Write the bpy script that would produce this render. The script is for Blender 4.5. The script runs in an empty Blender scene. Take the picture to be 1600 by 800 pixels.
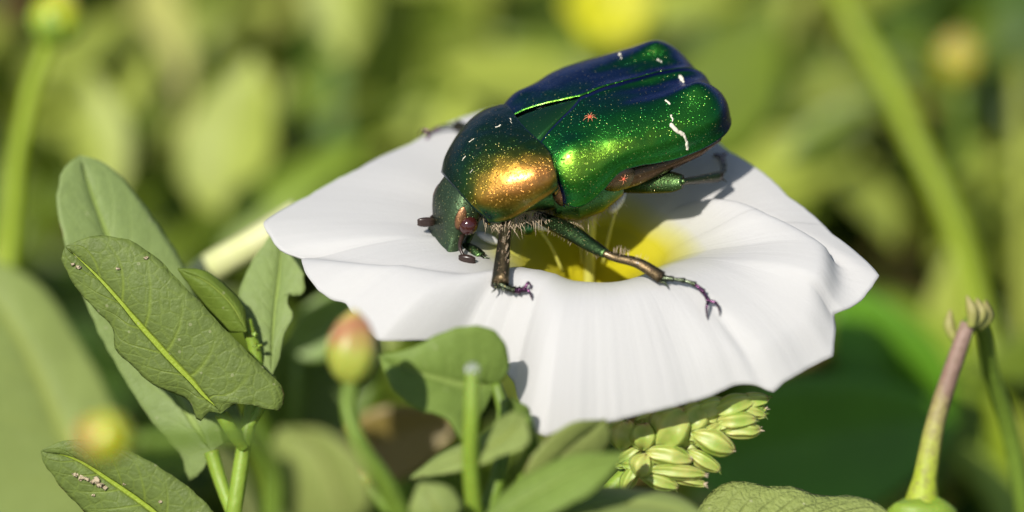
import bpy, bmesh, math, random
from mathutils import Vector, Matrix, noise
random.seed(7)
R = math.radians
MM = 0.001
# ------------------------------------------------------------------ camera, world, sun, exposure
PITCH = R(30); DIST = 243.4; PXMM = 27.4; HZ = 60.0          # millimetres; the flower stands 60 mm above the soil
sc = bpy.context.scene
C = sc.collection
FW = Vector((0, math.cos(PITCH), -math.sin(PITCH))); RT = Vector((1, 0, 0)); UP = Vector((0, math.sin(PITCH), math.cos(PITCH)))
ORI = Vector((0, 0, HZ)); EYE = ORI - FW * DIST
cam = bpy.data.cameras.new('camera'); co = bpy.data.objects.new('camera', cam); C.objects.link(co); sc.camera = co
cam.lens = 150; cam.sensor_width = 36; cam.clip_start = 0.01; cam.clip_end = 50
co.location = EYE * MM
co.rotation_euler = (R(90) - PITCH, 0, 0)
cam.dof.use_dof = True; cam.dof.focus_distance = (DIST - 1.2) * MM; cam.dof.aperture_fstop = 15; cam.dof.aperture_blades = 0
SUN = Vector((-0.33, -0.57, 0.75)).normalized()
w = bpy.data.worlds.new('World'); sc.world = w; w.use_nodes = True
nt = w.node_tree; nt.nodes.clear()
sky = nt.nodes.new('ShaderNodeTexSky'); sky.sky_type = 'NISHITA'; sky.sun_disc = False
sky.sun_elevation = math.asin(SUN.z); sky.sun_rotation = math.atan2(SUN.x, SUN.y)
bg = nt.nodes.new('ShaderNodeBackground'); bg.inputs[1].default_value = 0.075
out = nt.nodes.new('ShaderNodeOutputWorld')
nt.links.new(sky.outputs[0], bg.inputs[0]); nt.links.new(bg.outputs[0], out.inputs[0])
sl = bpy.data.lights.new('sun', 'SUN'); sl.energy = 4.2; sl.angle = R(0.53); sl.color = (1, 0.95, 0.87)
so = bpy.data.objects.new('sun', sl); C.objects.link(so); so.rotation_euler = SUN.to_track_quat('Z', 'Y').to_euler(); so.location = (0, 0, 1)
vs = sc.view_settings; vs.view_transform = 'Standard'; vs.look = 'None'; vs.exposure = 0.30; vs.gamma = 1

# ------------------------------------------------------------------ helpers
def P(px, py, d=0.0):                    # photo pixel at a depth d (mm beyond the plane of focus through the flower)
    k = (DIST + d) / DIST
    return EYE + FW * (DIST + d) + RT * ((px - 800) / PXMM * k) + UP * ((400 - py) / PXMM * k)
def PZ(px, py, z):                       # photo pixel on the horizontal level z (mm, relative to the flower)
    dr = P(px, py, 0) - EYE
    return EYE + dr * ((HZ + z - EYE.z) / dr.z)
def lerp(a, b, t): return a + (b - a) * t
def sstep(a, b, x):
    t = max(0, min(1, (x - a) / (b - a))); return t * t * (3 - 2 * t)
def cr(pts, t):                          # Catmull-Rom through tuples/vectors, t in 0..1
    n = len(pts) - 1; f = max(0, min(1, t)) * n; i = min(int(f), n - 1); u = f - i
    p1 = Vector(pts[i]); p2 = Vector(pts[i + 1])
    p0 = Vector(pts[i - 1]) if i > 0 else p1 * 2 - p2
    p3 = Vector(pts[i + 2]) if i + 2 <= n else p2 * 2 - p1
    h0 = max((p1 - p0).length, 1e-6); h1 = max((p2 - p1).length, 1e-6); h2 = max((p3 - p2).length, 1e-6)
    m1 = ((p1 - p0) / h0 * h1 + (p2 - p1) / h1 * h0) / (h0 + h1) * h1; m2 = ((p2 - p1) / h1 * h2 + (p3 - p2) / h2 * h1) / (h1 + h2) * h1
    return p1 * (2*u**3 - 3*u*u + 1) + m1 * (u**3 - 2*u*u + u) + p2 * (3*u*u - 2*u**3) + m2 * (u**3 - u*u)
def tab(table, x):                       # smooth 1-D table lookup
    ts = sorted(table)
    if x <= ts[0][0]: return ts[0][1]
    if x >= ts[-1][0]: return ts[-1][1]
    for i in range(len(ts) - 1):
        if x <= ts[i + 1][0]:
            x0, y0 = ts[i]; x1, y1 = ts[i + 1]; h = x1 - x0; u = (x - x0) / h
            m0 = (y1 - ts[i - 1][1]) / (x1 - ts[i - 1][0]) if i > 0 else (y1 - y0) / h
            m1 = (ts[i + 2][1] - y0) / (ts[i + 2][0] - x0) if i + 2 < len(ts) else (y1 - y0) / h
            return (2*u**3-3*u*u+1)*y0 + (u**3-2*u*u+u)*h*m0 + (-2*u**3+3*u*u)*y1 + (u**3-u*u)*h*m1
def arc(pts, n):                         # n+1 points evenly spaced along a smooth curve
    q = [cr(pts, i / 200) for i in range(201)]; L = [0]
    for i in range(200): L.append(L[-1] + (q[i + 1] - q[i]).length)
    r = []; j = 0
    for i in range(n + 1):
        s = L[-1] * i / n
        while j < 199 and L[j + 1] < s: j += 1
        r.append(q[j].lerp(q[j + 1], (s - L[j]) / max(1e-9, L[j + 1] - L[j])))
    return r
class MB:
    """collects geometry in millimetres"""
    def __init__(s): s.v = []; s.f = []; s.uv = []
    def add(s, p, uv=(0, 0)): s.v.append(Vector(p)); s.uv.append(uv); return len(s.v) - 1
    def grid(s, rows, closed=False, uvs=None, flip=False):
        b = []
        for i, r in enumerate(rows): b.append([s.add(p, uvs[i][j] if uvs else (i / max(1, len(rows) - 1), j / max(1, len(r) - 1))) for j, p in enumerate(r)])
        for i in range(len(rows) - 1):
            m = len(rows[i])
            for j in range(m if closed else m - 1):
                k = (j + 1) % m; q = (b[i][j], b[i + 1][j], b[i + 1][k], b[i][k])
                s.f.append(q[::-1] if flip else q)
        return b
    def tube(s, pts, rad, n=8, steps=None, flat=1.0, side=None, caps=True):
        steps = steps or max(2, (len(pts) - 1) * 4)
        q = [cr(pts, i / steps) for i in range(steps + 1)]
        rr = [cr([(r, 0, 0) for r in rad], i / steps).x if isinstance(rad, (list, tuple)) else rad for i in range(steps + 1)]
        rows = []; nrm = Vector(side) if side else None
        for i in range(steps + 1):
            t = (q[min(i + 1, steps)] - q[max(i - 1, 0)]).normalized()
            if nrm is None: nrm = t.orthogonal()
            nrm = (nrm - t * nrm.dot(t)).normalized(); bn = t.cross(nrm)
            rows.append([q[i] + nrm * math.cos(a) * rr[i] + bn * math.sin(a) * rr[i] * flat for a in [2 * math.pi * k / n for k in range(n)]])
        b = s.grid(rows, True, [[(i / steps, k / n) for k in range(n)] for i in range(steps + 1)])
        if caps: s.f.append(tuple(b[0])); s.f.append(tuple(reversed(b[-1])))
    def ell(s, c, ax, n=12, m=8, pw=1.0):      # ellipsoid with three axis vectors
        c = Vector(c); ax = [Vector(a) for a in ax]; rows = []
        for i in range(m + 1):
            th = math.pi * i / m; r = max(math.sin(th), 0.02) ** pw
            rows.append([c + ax[2] * math.cos(th) + (ax[0] * math.cos(2 * math.pi * k / n) + ax[1] * math.sin(2 * math.pi * k / n)) * r for k in range(n)])
        s.grid(rows, True, [[(i / m, k / n) for k in range(n)] for i in range(m + 1)])
    def build(s, name, mat, parent=None, smooth=True, thick=0, sub=0, offset=0):
        me = bpy.data.meshes.new(name)
        me.from_pydata([p * MM for p in s.v], [], s.f)
        ul = me.uv_layers.new(name='UVMap'); li = [0] * len(me.loops); me.loops.foreach_get('vertex_index', li)
        fl = []
        for i in li: fl += s.uv[i]
        ul.data.foreach_set('uv', fl)
        if smooth: me.polygons.foreach_set('use_smooth', [True] * len(me.polygons))
        me.materials.append(mat); me.update()
        o = bpy.data.objects.new(name, me); C.objects.link(o)
        if parent: o.parent = parent
        if thick:
            m = o.modifiers.new('thickness', 'SOLIDIFY'); m.thickness = thick * MM; m.offset = offset
        if sub:
            m = o.modifiers.new('smooth', 'SUBSURF'); m.levels = m.render_levels = sub
        return o
def tag(o, label, cat, group=None, kind=None):
    o['label'] = label; o['category'] = cat
    if group: o['group'] = group
    if kind: o['kind'] = kind
    return o
def empty(name): o = bpy.data.objects.new(name, None); o.empty_display_size = 0.002; C.objects.link(o); return o
def nz(p, s=1.0): return noise.noise(Vector(p) * s)

# ------------------------------------------------------------------ materials
class NT:
    def __init__(s, name):
        s.m = bpy.data.materials.new(name); s.m.use_nodes = True; s.t = s.m.node_tree; s.t.nodes.clear()
        s.out = s.n('OutputMaterial')
    def n(s, ty, **kw):
        x = s.t.nodes.new('ShaderNode' + ty)
        for k, v in kw.items(): setattr(x, k, v)
        return x
    def l(s, a, b): s.t.links.new(a, b)
    def set(s, sock, v):
        if isinstance(v, bpy.types.NodeSocket): s.l(v, sock)
        elif isinstance(v, (tuple, list)) and len(v) == 3 and sock.type == 'RGBA': sock.default_value = (*v, 1)
        else: sock.default_value = v
    def math(s, op, a, b=0.0, c=0.0, clamp=False):
        x = s.n('Math', operation=op, use_clamp=clamp); s.set(x.inputs[0], a); s.set(x.inputs[1], b); s.set(x.inputs[2], c); return x.outputs[0]
    def mix(s, f, a, b, bt='MIX'):
        x = s.n('Mix', data_type='RGBA', blend_type=bt); s.set(x.inputs[0], f); s.set(x.inputs[6], a); s.set(x.inputs[7], b); return x.outputs[2]
    def ramp(s, f, stops, interp='LINEAR'):
        x = s.n('ValToRGB'); s.set(x.inputs[0], f); cr_ = x.color_ramp; cr_.interpolation = interp
        while len(cr_.elements) < len(stops): cr_.elements.new(0.5)
        for e, (p, c) in zip(cr_.elements, stops): e.position = p; e.color = (*c, 1) if len(c) == 3 else c
        return x.outputs[0]
    def coord(s): return s.n('TexCoord').outputs['Object']
    def uv(s): return s.n('TexCoord').outputs['UV']
    def noise(s, scale, detail=3, rough=0.5, vec=None):
        x = s.n('TexNoise'); x.inputs['Scale'].default_value = scale; x.inputs['Detail'].default_value = detail; x.inputs['Roughness'].default_value = rough
        s.l(vec or s.coord(), x.inputs['Vector']); return x.outputs[0]
    def vor(s, scale, vec=None, feature='F1'):
        x = s.n('TexVoronoi', feature=feature); x.inputs['Scale'].default_value = scale; s.l(vec or s.coord(), x.inputs['Vector']); return x
    def bump(s, h, dist, strength=1.0, nrm=None):
        x = s.n('Bump'); x.inputs['Distance'].default_value = dist * MM; x.inputs['Strength'].default_value = strength; s.l(h, x.inputs['Height'])
        if nrm: s.l(nrm, x.inputs['Normal'])
        return x.outputs[0]
    def bsdf(s, **kw):
        x = s.n('BsdfPrincipled')
        for k, v in kw.items(): s.set(x.inputs[k.replace('_', ' ')], v)
        return x
    def done(s, sh): s.l(sh, s.out.inputs[0]); return s.m
def leaf_mat(name, col, vein, rim=(0.12, 0.06, 0.03), trans=0.3, rough=0.5, veins=9, spots=0.3, rimw=0.04, bumpy=0.10, tcol=None):
    s = NT(name); uvv = s.n('SeparateXYZ'); s.l(s.uv(), uvv.inputs[0]); u = uvv.outputs[0]; v = s.math('ABSOLUTE', s.math('SUBTRACT', s.math('MULTIPLY', uvv.outputs[1], 2), 1))
    n1 = s.noise(260, 4, 0.6); n2 = s.noise(1500, 3, 0.6)
    c = s.mix(s.math('MULTIPLY', n1, 0.8), [x * 0.75 for x in col], [x * 1.25 for x in col])
    c = s.mix(s.math('MULTIPLY_ADD', n2, 1.6, -0.6, True), c, [x * 1.18 for x in col])
    wob = s.math('MULTIPLY', s.math('SUBTRACT', n1, 0.5), 0.22)
    ph = s.math('FRACT', s.math('ADD', s.math('MULTIPLY', s.math('SUBTRACT', u, s.math('MULTIPLY', v, 0.28)), veins), wob))
    tri = s.math('ABSOLUTE', s.math('SUBTRACT', ph, 0.5))
    side = s.math('MULTIPLY', s.math('SUBTRACT', 1, s.math('MULTIPLY', tri, 11), 0, True), s.math('SUBTRACT', 0.75, s.math('MULTIPLY', v, 0.7), 0, True))
    midw = s.math('MULTIPLY_ADD', u, -0.07, 0.125)
    midr = s.math('SUBTRACT', 1, s.math('DIVIDE', v, midw), 0, True)
    midr = s.math('MULTIPLY', midr, 2.2, 0, True)
    net = s.vor(1300, feature='DISTANCE_TO_EDGE'); nete = s.math('SUBTRACT', 1, s.math('MULTIPLY', net.outputs[0], 9), 0, True)
    vm = s.math('MAXIMUM', midr, s.math('MULTIPLY', side, 0.62)); vm = s.math('MAXIMUM', vm, s.math('MULTIPLY', nete, 0.12))
    c = s.mix(vm, c, vein)
    sp = s.vor(1700); spm = s.math('MULTIPLY', s.math('LESS_THAN', sp.outputs[0], 0.14), s.math('GREATER_THAN', s.n('SeparateColor').outputs[0], 2))
    sepc = s.n('SeparateColor'); s.l(sp.outputs['Color'], sepc.inputs[0])
    spm = s.math('MULTIPLY', s.math('LESS_THAN', sp.outputs[0], 0.17), s.math('GREATER_THAN', sepc.outputs[0], 0.84))
    c = s.mix(s.math('MULTIPLY', spm, spots), c, (0.5, 0.5, 0.3))
    edge = s.math('GREATER_THAN', s.math('ADD', v, s.math('MULTIPLY', s.math('SUBTRACT', n1, 0.5), 0.30)), 1 + .5 * rimw)
    c = s.mix(s.math('MULTIPLY', edge, 0.75), c, rim)
    h = s.math('ADD', s.math('MULTIPLY', n2, 0.35), s.math('MULTIPLY', vm, -0.6)); h = s.math('ADD', h, s.math('MULTIPLY', s.noise(4500, 2), 0.25))
    nb = s.bump(h, bumpy)
    b = s.bsdf(Base_Color=c, Roughness=s.math('MULTIPLY_ADD', n2, 0.25, rough - 0.1), Normal=nb); b.inputs['Specular IOR Level'].default_value = 0.22
    tr = s.n('BsdfTranslucent'); s.l(s.mix(0.65, c, tcol or [col[0] * 2.0, col[1] * 1.9, col[2] * 0.6]), tr.inputs[0]); s.l(nb, tr.inputs[1])
    mx = s.n('MixShader'); mx.inputs[0].default_value = trans; s.l(b.outputs[0], mx.inputs[1]); s.l(tr.outputs[0], mx.inputs[2])
    return s.done(mx.outputs[0])
def plain_leaf(name, col, trans=0.35, var=0.4, rough=0.45):
    s = NT(name); n1 = s.noise(180, 3, 0.6)
    c = s.mix(n1, [x * (1 - var) for x in col], [x * (1 + var) for x in col])
    b = s.bsdf(Base_Color=c, Roughness=rough)
    tr = s.n('BsdfTranslucent'); s.l(s.mix(0.5, c, [col[0] * 1.5, col[1] * 1.4, col[2] * 0.5]), tr.inputs[0])
    mx = s.n('MixShader'); mx.inputs[0].default_value = trans; s.l(b.outputs[0], mx.inputs[1]); s.l(tr.outputs[0], mx.inputs[2])
    return s.done(mx.outputs[0])
def stem_mat(name, c0, c1, rough=0.52, sss=0.0):       # colour runs from c0 (start) to c1 (end) along the stem
    s = NT(name); uvv = s.n('SeparateXYZ'); s.l(s.uv(), uvv.inputs[0])
    n1 = s.noise(900, 4, 0.6)
    c = s.mix(s.math('ADD', uvv.outputs[0], s.math('MULTIPLY', s.math('SUBTRACT', n1, 0.5), 0.5), 0, True), c0, c1)
    c = s.mix(s.math('MULTIPLY', n1, 0.5), c, [x * 1.4 for x in c1])
    b = s.bsdf(Base_Color=c, Roughness=rough, Normal=s.bump(s.noise(2500, 3), 0.05))
    b.inputs['Subsurface Weight'].default_value = sss; b.inputs['Subsurface Scale'].default_value = 0.0008
    return s.done(b.outputs[0])
def simple(name, col, rough=0.5, metal=0.0, nscale=1500, var=0.25, bumpd=0.02, sss=0.0, spec=0.5):
    s = NT(name); n1 = s.noise(nscale, 3, 0.6)
    c = s.mix(n1, [x * (1 - var) for x in col], [min(1, x * (1 + var)) for x in col])
    b = s.bsdf(Base_Color=c, Roughness=rough, Metallic=metal, Normal=s.bump(n1, bumpd)); b.inputs['Specular IOR Level'].default_value = spec
    b.inputs['Subsurface Weight'].default_value = sss; b.inputs['Subsurface Scale'].default_value = 0.0008
    return s.done(b.outputs[0])
def shell_mat(name, stops, rough=0.30, pit=0.05, gold=0.32, gcol=(0.95, 0.75, 0.25), mottle=0.0, mcol=(0.5, 0.38, 0.2), coat=0.12):
    """iridescent cuticle: structural colour plus painted sky reflection shifts from warm (seen square on) to blue (seen at a slant), gold dots paint sun glints on the punctures"""
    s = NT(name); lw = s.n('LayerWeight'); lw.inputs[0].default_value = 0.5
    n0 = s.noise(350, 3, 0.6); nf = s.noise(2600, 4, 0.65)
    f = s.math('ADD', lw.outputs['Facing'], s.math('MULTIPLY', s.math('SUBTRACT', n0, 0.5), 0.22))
    c = s.ramp(f, stops)  # blue end is part iridescence, part sky reflection painted into the colour
    c = s.mix(s.math('MULTIPLY_ADD', nf, 1.4, -0.45, True), c, s.mix(0.5, c, (0.02, 0.02, 0.02)))
    v1 = s.vor(5600); v2 = s.vor(8200)
    sc1 = s.n('SeparateColor'); s.l(v1.outputs['Color'], sc1.inputs[0])
    dots = s.math('MULTIPLY', s.math('LESS_THAN', v1.outputs[0], 0.20), s.math('GREATER_THAN', sc1.outputs[0], s.math('MULTIPLY_ADD', n0, -0.9, 1.04)))
    c = s.mix(s.math('MULTIPLY', dots, gold), c, gcol)  # gold dots: sun glints on the punctures, painted as colour
    if mottle:
        mt = s.math('MULTIPLY_ADD', s.noise(700, 5, 0.7), 6, -3.7, True)
        c = s.mix(s.math('MULTIPLY', mt, mottle), c, mcol)
    h = s.math('ADD', s.math('MULTIPLY', s.math('MINIMUM', v1.outputs[0], 0.3), 2.2), s.math('MULTIPLY', s.math('MINIMUM', v2.outputs[0], 0.3), 0.8))
    h = s.math('ADD', h, s.math('MULTIPLY', nf, 0.5))
    b = s.bsdf(Base_Color=c, Metallic=0.93, Roughness=s.math('MULTIPLY_ADD', nf, 0.22, rough - 0.08), Normal=s.bump(h, pit))
    b.inputs['Coat Weight'].default_value = coat; b.inputs['Coat Roughness'].default_value = 0.12
    return s.done(b.outputs[0])

M = {}
M['leaf_pale'] = leaf_mat('pale_leaf', (0.235, 0.315, 0.105), (0.28, 0.38, 0.09), trans=0.22, rough=0.5, bumpy=0.12)
M['leaf_dark'] = leaf_mat('dark_leaf', (0.135, 0.185, 0.045), (0.30, 0.40, 0.04), trans=0.16, rough=0.5, veins=7, bumpy=0.2)
M['leaf_small'] = leaf_mat('folded_leaf', (0.15, 0.22, 0.03), (0.24, 0.32, 0.05), trans=0.25, veins=6)
M['leaf_mid'] = leaf_mat('mid_leaf', (0.20, 0.29, 0.06), (0.28, 0.38, 0.09), trans=0.3, veins=6, rim=(0.16, 0.22, 0.04))
M['leaf_soft'] = leaf_mat('soft_leaf', (0.27, 0.34, 0.10), (0.31, 0.37, 0.09), trans=0.28, veins=6, rim=(0.2, 0.12, 0.08), rimw=0.02)
M['leaf_grey'] = leaf_mat('grey_leaf', (0.25, 0.30, 0.08), (0.30, 0.34, 0.10), trans=0.2, veins=5)
M['stem'] = stem_mat('green_stem', (0.16, 0.25, 0.02), (0.22, 0.33, 0.035), sss=0.2)
M['stem_dark'] = stem_mat('olive_stem', (0.10, 0.16, 0.015), (0.16, 0.25, 0.03))
s = NT('browned_stem'); sv = s.n('SeparateXYZ'); s.l(s.uv(), sv.inputs[0]); n1 = s.noise(700, 5, .7)
c = s.ramp(s.math('ADD', sv.outputs[0], s.math('MULTIPLY', s.math('SUBTRACT', n1, .5), .18)), [(0.0, (.30, .20, .16)), (.22, (.24, .15, .11)), (.36, (.34, .33, .08)), (.5, (.34, .42, .03))])
c = s.mix(s.math('MULTIPLY_ADD', s.noise(2600, 4), 2, -.9, True), c, (.16, .11, .06)); M['stem_brown'] = s.done(s.bsdf(Base_Color=c, Roughness=.6, Normal=s.bump(s.noise(1500, 4), .12)).outputs[0])
M['sepal_dry'] = stem_mat('drying_sepal', (0.24, 0.30, 0.04), (0.28, 0.24, 0.09), .6)
M['stem_pale'] = stem_mat('pale_stalk', (0.62, 0.60, 0.36), (0.42, 0.48, 0.14))
M['debris'] = simple('pale_debris', (0.46, 0.38, 0.25), 0.9, bumpd=0.08)

# ------------------------------------------------------------------ ground
def soil():
    s = NT('soil'); n1 = s.noise(60, 6, 0.7); n2 = s.noise(500, 4, 0.6)
    c = s.ramp(n1, [(0.3, (0.035, 0.022, 0.012)), (0.55, (0.12, 0.08, 0.04)), (0.75, (0.20, 0.14, 0.075))])
    c = s.mix(s.math('MULTIPLY', n2, 0.4), c, (0.07, 0.10, 0.02))
    return s.done(s.bsdf(Base_Color=c, Roughness=0.95, Normal=s.bump(s.math('ADD', n1, n2), 2.0)).outputs[0])
g = MB()
xs = [-8000, -2000, -600] + [-300 + 15 * i for i in range(41)] + [600, 2000, 8000]
ys = [-8000, -2000, -600] + [-300 + 15 * i for i in range(51)] + [800, 2000, 12000]
g.grid([[(x, y, 5 * nz((x, y, 3), 0.02) + 2.5 * nz((x, y, 9), 0.07) - 3) for x in xs] for y in ys], flip=True)
gr = g.build('ground', soil()); gr['kind'] = 'structure'; gr['label'] = 'brown earth under the weeds'; gr['category'] = 'ground'

# ------------------------------------------------------------------ flower
FC = Vector((4.5, 2.2, 0)); RT_ = 4.0
OUT = [(410, 350, .6), (480, 308, .9), (560, 265, 1.2), (640, 224, 1.5), (712, 189, 1.8), (800, 165, 2.0), (900, 152, 2.2), (1000, 165, 2.2), (1080, 198, 2.1), (1140, 239, 2.0), (1230, 310, 1.2), (1300, 367, .6),
       (1358, 413, .1), (1374, 430, -.1), (1350, 459, -.5), (1316, 479, -.8), (1303, 487, -1.1), (1305, 520, -2), (1301, 566, -3.2), (1270, 581, -3.5), (1240, 597, -3.7), (1208, 612, -3.9), (1192, 607, -3.8), (1150, 614, -4), (1080, 631, -4.2),
       (1000, 649, -4.4), (930, 663, -4.6), (850, 679, -4.8), (830, 668, -4.7), (818, 640, -4.3), (806, 600, -3.9), (775, 560, -3.2), (720, 535, -2.5), (650, 538, -2), (592, 540, -1.8), (560, 512, -1.5), (540, 486, -1.2), (520, 484, -1.2),
       (498, 470, -1), (479, 448, -.8), (471, 424, -.6), (474, 412, -.5), (455, 405, -.2), (438, 394, .1), (424, 374, .4)]
pol = []
for px, py, z in OUT:
    q = PZ(px, py, z) - Vector((FC.x, FC.y, HZ)); pol.append((math.atan2(q.y, q.x), math.hypot(q.x, q.y), z))
pol.sort()
def rim(th):
    th = (th + math.pi) % (2 * math.pi) - math.pi
    ext = [(a - 2 * math.pi, r, z) for a, r, z in pol[-3:]] + pol + [(a + 2 * math.pi, r, z) for a, r, z in pol[:3]]
    for i in range(1, len(ext) - 2):
        if ext[i][0] <= th <= ext[i + 1][0]:
            u = (th - ext[i][0]) / max(1e-6, ext[i + 1][0] - ext[i][0])
            return lerp(ext[i][1], ext[i + 1][1], u), lerp(ext[i][2], ext[i + 1][2], u)
    return ext[0][1], ext[0][2]
def wrapd(a): return (a + 180) % 360 - 180
def petal(th, s):
    r, zq = rim(th); x = math.cos(th); y = math.sin(th); dg = math.degrees(th)
    z0 = -1.5
    front = 0.5 - 0.5 * y
    zp = 0.55 + 0.5 * (1 - front) - 0.2 * front
    e = s ** 0.85
    z = z0 * (1 - e) * (1 - 2 * e) + 4 * zp * e * (1 - e) + zq * e * (2 * e - 1)
    # overlapping edge of the front right lobe
    tr = lerp(34, -27.5, sstep(0.2, 1.0, s) * 0.65 + 0.35 * s); d = wrapd(tr - dg)
    up = 1 / (1 + math.exp(-max(-30, min(30, d / 1.0)))) * math.exp(-(max(0, d) / 30) ** 2)
    z += 0.95 * up * sstep(0.18, 0.55, s) * (1 - 0.55 * sstep(.85, 1, s)) - 0.35 * math.exp(-((d + 5) / 5) ** 2) * sstep(0.3, 0.8, s)
    # overlapping edge of the front left lobe
    tl = lerp(236, 188.5, sstep(0.1, 1.0, s) * 0.5 + 0.5 * s); d = wrapd(dg - tl)
    up = 1 / (1 + math.exp(-max(-30, min(30, d / 1.0)))) * math.exp(-(max(0, d) / 26) ** 2)
    z += 0.85 * up * sstep(0.25, 0.8, s)
    # crease on the front lobe and gentle folds
    d = wrapd(dg - lerp(-52, -46.6, s)); z -= 0.40 * math.exp(-(d / 2.0) ** 2) * sstep(0.5, 0.9, s); z += 0.3 * math.exp(-((d + 7) / 5) ** 2) * sstep(0.4, 0.9, s)
    for a, amp, wd in ((80, .25, 8), (140, .2, 12), (262, .14, 12), (-80, .10, 8), (165, .15, 8)):
        d = wrapd(dg - a); z -= amp * math.exp(-(d / wd) ** 2) * sstep(0.05, 0.4, s) * (1 - .4 * s)
    z += 0.14 * nz((x * 2, y * 2, s * 2.2), 1.0) * s
    rr = lerp(RT_ * (1 + 0.05 * math.cos(5 * th)), r + 0.10 * nz((th * 30, 1, 1)) * (1 if -2.2 < th < -.4 else .5), s)
    return Vector((FC.x + x * rr, FC.y + y * rr, HZ + z))
NTH = 420; NS = 64
fl = MB(); rows = []; uvs = []
for k in range(26):                      # tube of the funnel, from its foot upwards
    t = k / 26; dep = 17 * (1 - t) ** 1.5
    rad = tab([(0, RT_), (0.6, 3.0), (1.2, 2.1), (2.2, 1.3), (10, 1.1), (17, 1.0)], dep)
    rows.append([Vector((FC.x + math.cos(a) * rad * (1 + .05 * math.cos(5 * a)), FC.y + math.sin(a) * rad * (1 + .05 * math.cos(5 * a)), HZ - 1.5 - dep)) for a in [2 * math.pi * j / NTH for j in range(NTH)]])
    uvs.append([(max(0, 0.30 - dep * 0.10), j / NTH) for j in range(NTH)])
for i in range(NS + 1):
    s_ = (i / NS) ** 1.15
    rows.append([petal(2 * math.pi * j / NTH, s_) for j in range(NTH)]); uvs.append([(0.30 + 0.70 * s_, j / NTH) for j in range(NTH)])
fl.grid(rows, True, uvs, flip=True)
s = NT('petal'); sv = s.n('SeparateXYZ'); s.l(s.uv(), sv.inputs[0])
ang = s.math('MULTIPLY', sv.outputs[1], 6.2831853)
cmb = s.n('CombineXYZ'); s.l(s.math('MULTIPLY', s.math('COSINE', ang), 34), cmb.inputs[0]); s.l(s.math('MULTIPLY', s.math('SINE', ang), 34), cmb.inputs[1]); s.l(s.math('MULTIPLY', sv.outputs[0], 1.6), cmb.inputs[2])
streak = s.noise(1.0, 4, 0.6, cmb.outputs[0])
f_ = s.math('ADD', sv.outputs[0], s.math('MULTIPLY', s.math('SUBTRACT', s.noise(350, 3), 0.5), 0.05))
c = s.ramp(f_, [(0.0, (0.60, 0.52, 0.010)), (0.20, (0.70, 0.62, 0.012)), (0.31, (0.72, 0.66, 0.04)), (0.385, (0.72, 0.70, 0.30)), (0.45, (0.74, 0.735, 0.67)), (0.6, (0.75, 0.745, 0.735))])
c = s.mix(s.math('MULTIPLY_ADD', streak, 0.5, -0.2, True), c, s.mix(1.0, c, (0.93, 0.925, 0.92), 'MULTIPLY'))
sp = s.vor(420); sps = s.n('SeparateColor'); s.l(sp.outputs['Color'], sps.inputs[0])
c = s.mix(s.math('MULTIPLY', s.math('MULTIPLY', s.math('LESS_THAN', sp.outputs[0], 0.05), s.math('GREATER_THAN', sps.outputs[0], 0.86)), 0.7), c, (0.45, 0.22, 0.22))
nb = s.bump(s.math('ADD', s.math('MULTIPLY', streak, 0.25), s.math('MULTIPLY', s.noise(5000, 2), 0.12)), 0.09)
b = s.bsdf(Base_Color=c, Roughness=0.62, Normal=nb); b.inputs['Specular IOR Level'].default_value = 0.2; b.inputs['Sheen Weight'].default_value = 0.08
tr = s.n('BsdfTranslucent'); s.l(c, tr.inputs[0]); s.l(nb, tr.inputs[1]); mx = s.n('MixShader'); mx.inputs[0].default_value = 0.42
s.l(b.outputs[0], mx.inputs[1]); s.l(tr.outputs[0], mx.inputs[2]); M['petal'] = s.done(mx.outputs[0])
flower = empty('bindweed_flower'); tag(flower, 'wide open white funnel flower with yellow throat under the green beetle', 'flower')
fl.build('corolla', M['petal'], flower, thick=0.16)
M['cream'] = simple('cream_filament', (0.78, 0.77, 0.62), 0.5, var=0.06, sss=0.2)
M['anther'] = simple('white_anther', (0.82, 0.80, 0.78), 0.6, var=0.05)
M['purple'] = simple('mauve_anther', (0.42, 0.27, 0.36), 0.6)
M['pistil'] = simple('yellow_style', (0.55, 0.53, 0.10), 0.5, var=0.1)
M['calyx'] = leaf_mat('calyx', (0.10, 0.17, 0.03), (0.16, 0.24, 0.05))
base = Vector((FC.x, FC.y + .6, HZ - 6))
for (px, py, z, mt) in ((838, 352, .6, 'anther'), (762, 374, .2, 'anther'), (931, 322, .9, 'purple'), (900, 330, .5, 'anther'), (965, 318, .8, 'anther')):
    e = PZ(px, py, z); t = MB(); b_ = base.lerp(e, .5); b_.z = HZ - 2.6; t.tube([b_, b_.lerp(e, .5) + Vector((0, 0, .3)), e], [.11, .10, .09], 7); st = t.build('stamen', M['pistil'], flower)
    dr = (e - base); dr.z = 0; dr = dr.normalized() if dr.length > .1 else Vector((1, 0, 0)); t = MB()
    t.ell(e + Vector((0, 0, .1)), (Vector((0, 0, 1)).cross(dr) * .33, Vector((0, 0, 1)) * .3, (dr * .6 + Vector((0, 0, .35))) * 1.1), 10, 8); t.build('anther', M[mt], st)
t = MB(); e = PZ(922, 330, .8); t.tube([base, base.lerp(e, .6) + Vector((0, .2, .8)), e], [.35, .32, .26], 8); pi = t.build('pistil', M['pistil'], flower)
t = MB(); t.ell(e + Vector((-.25, 0, .1)), ((.22, 0, 0), (0, .22, 0), (-.1, 0, .5)), 8, 6); t.ell(e + Vector((.25, 0, .1)), ((.22, 0, 0), (0, .22, 0), (.1, 0, .5)), 8, 6); t.build('stigma', M['cream'], pi)
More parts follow.
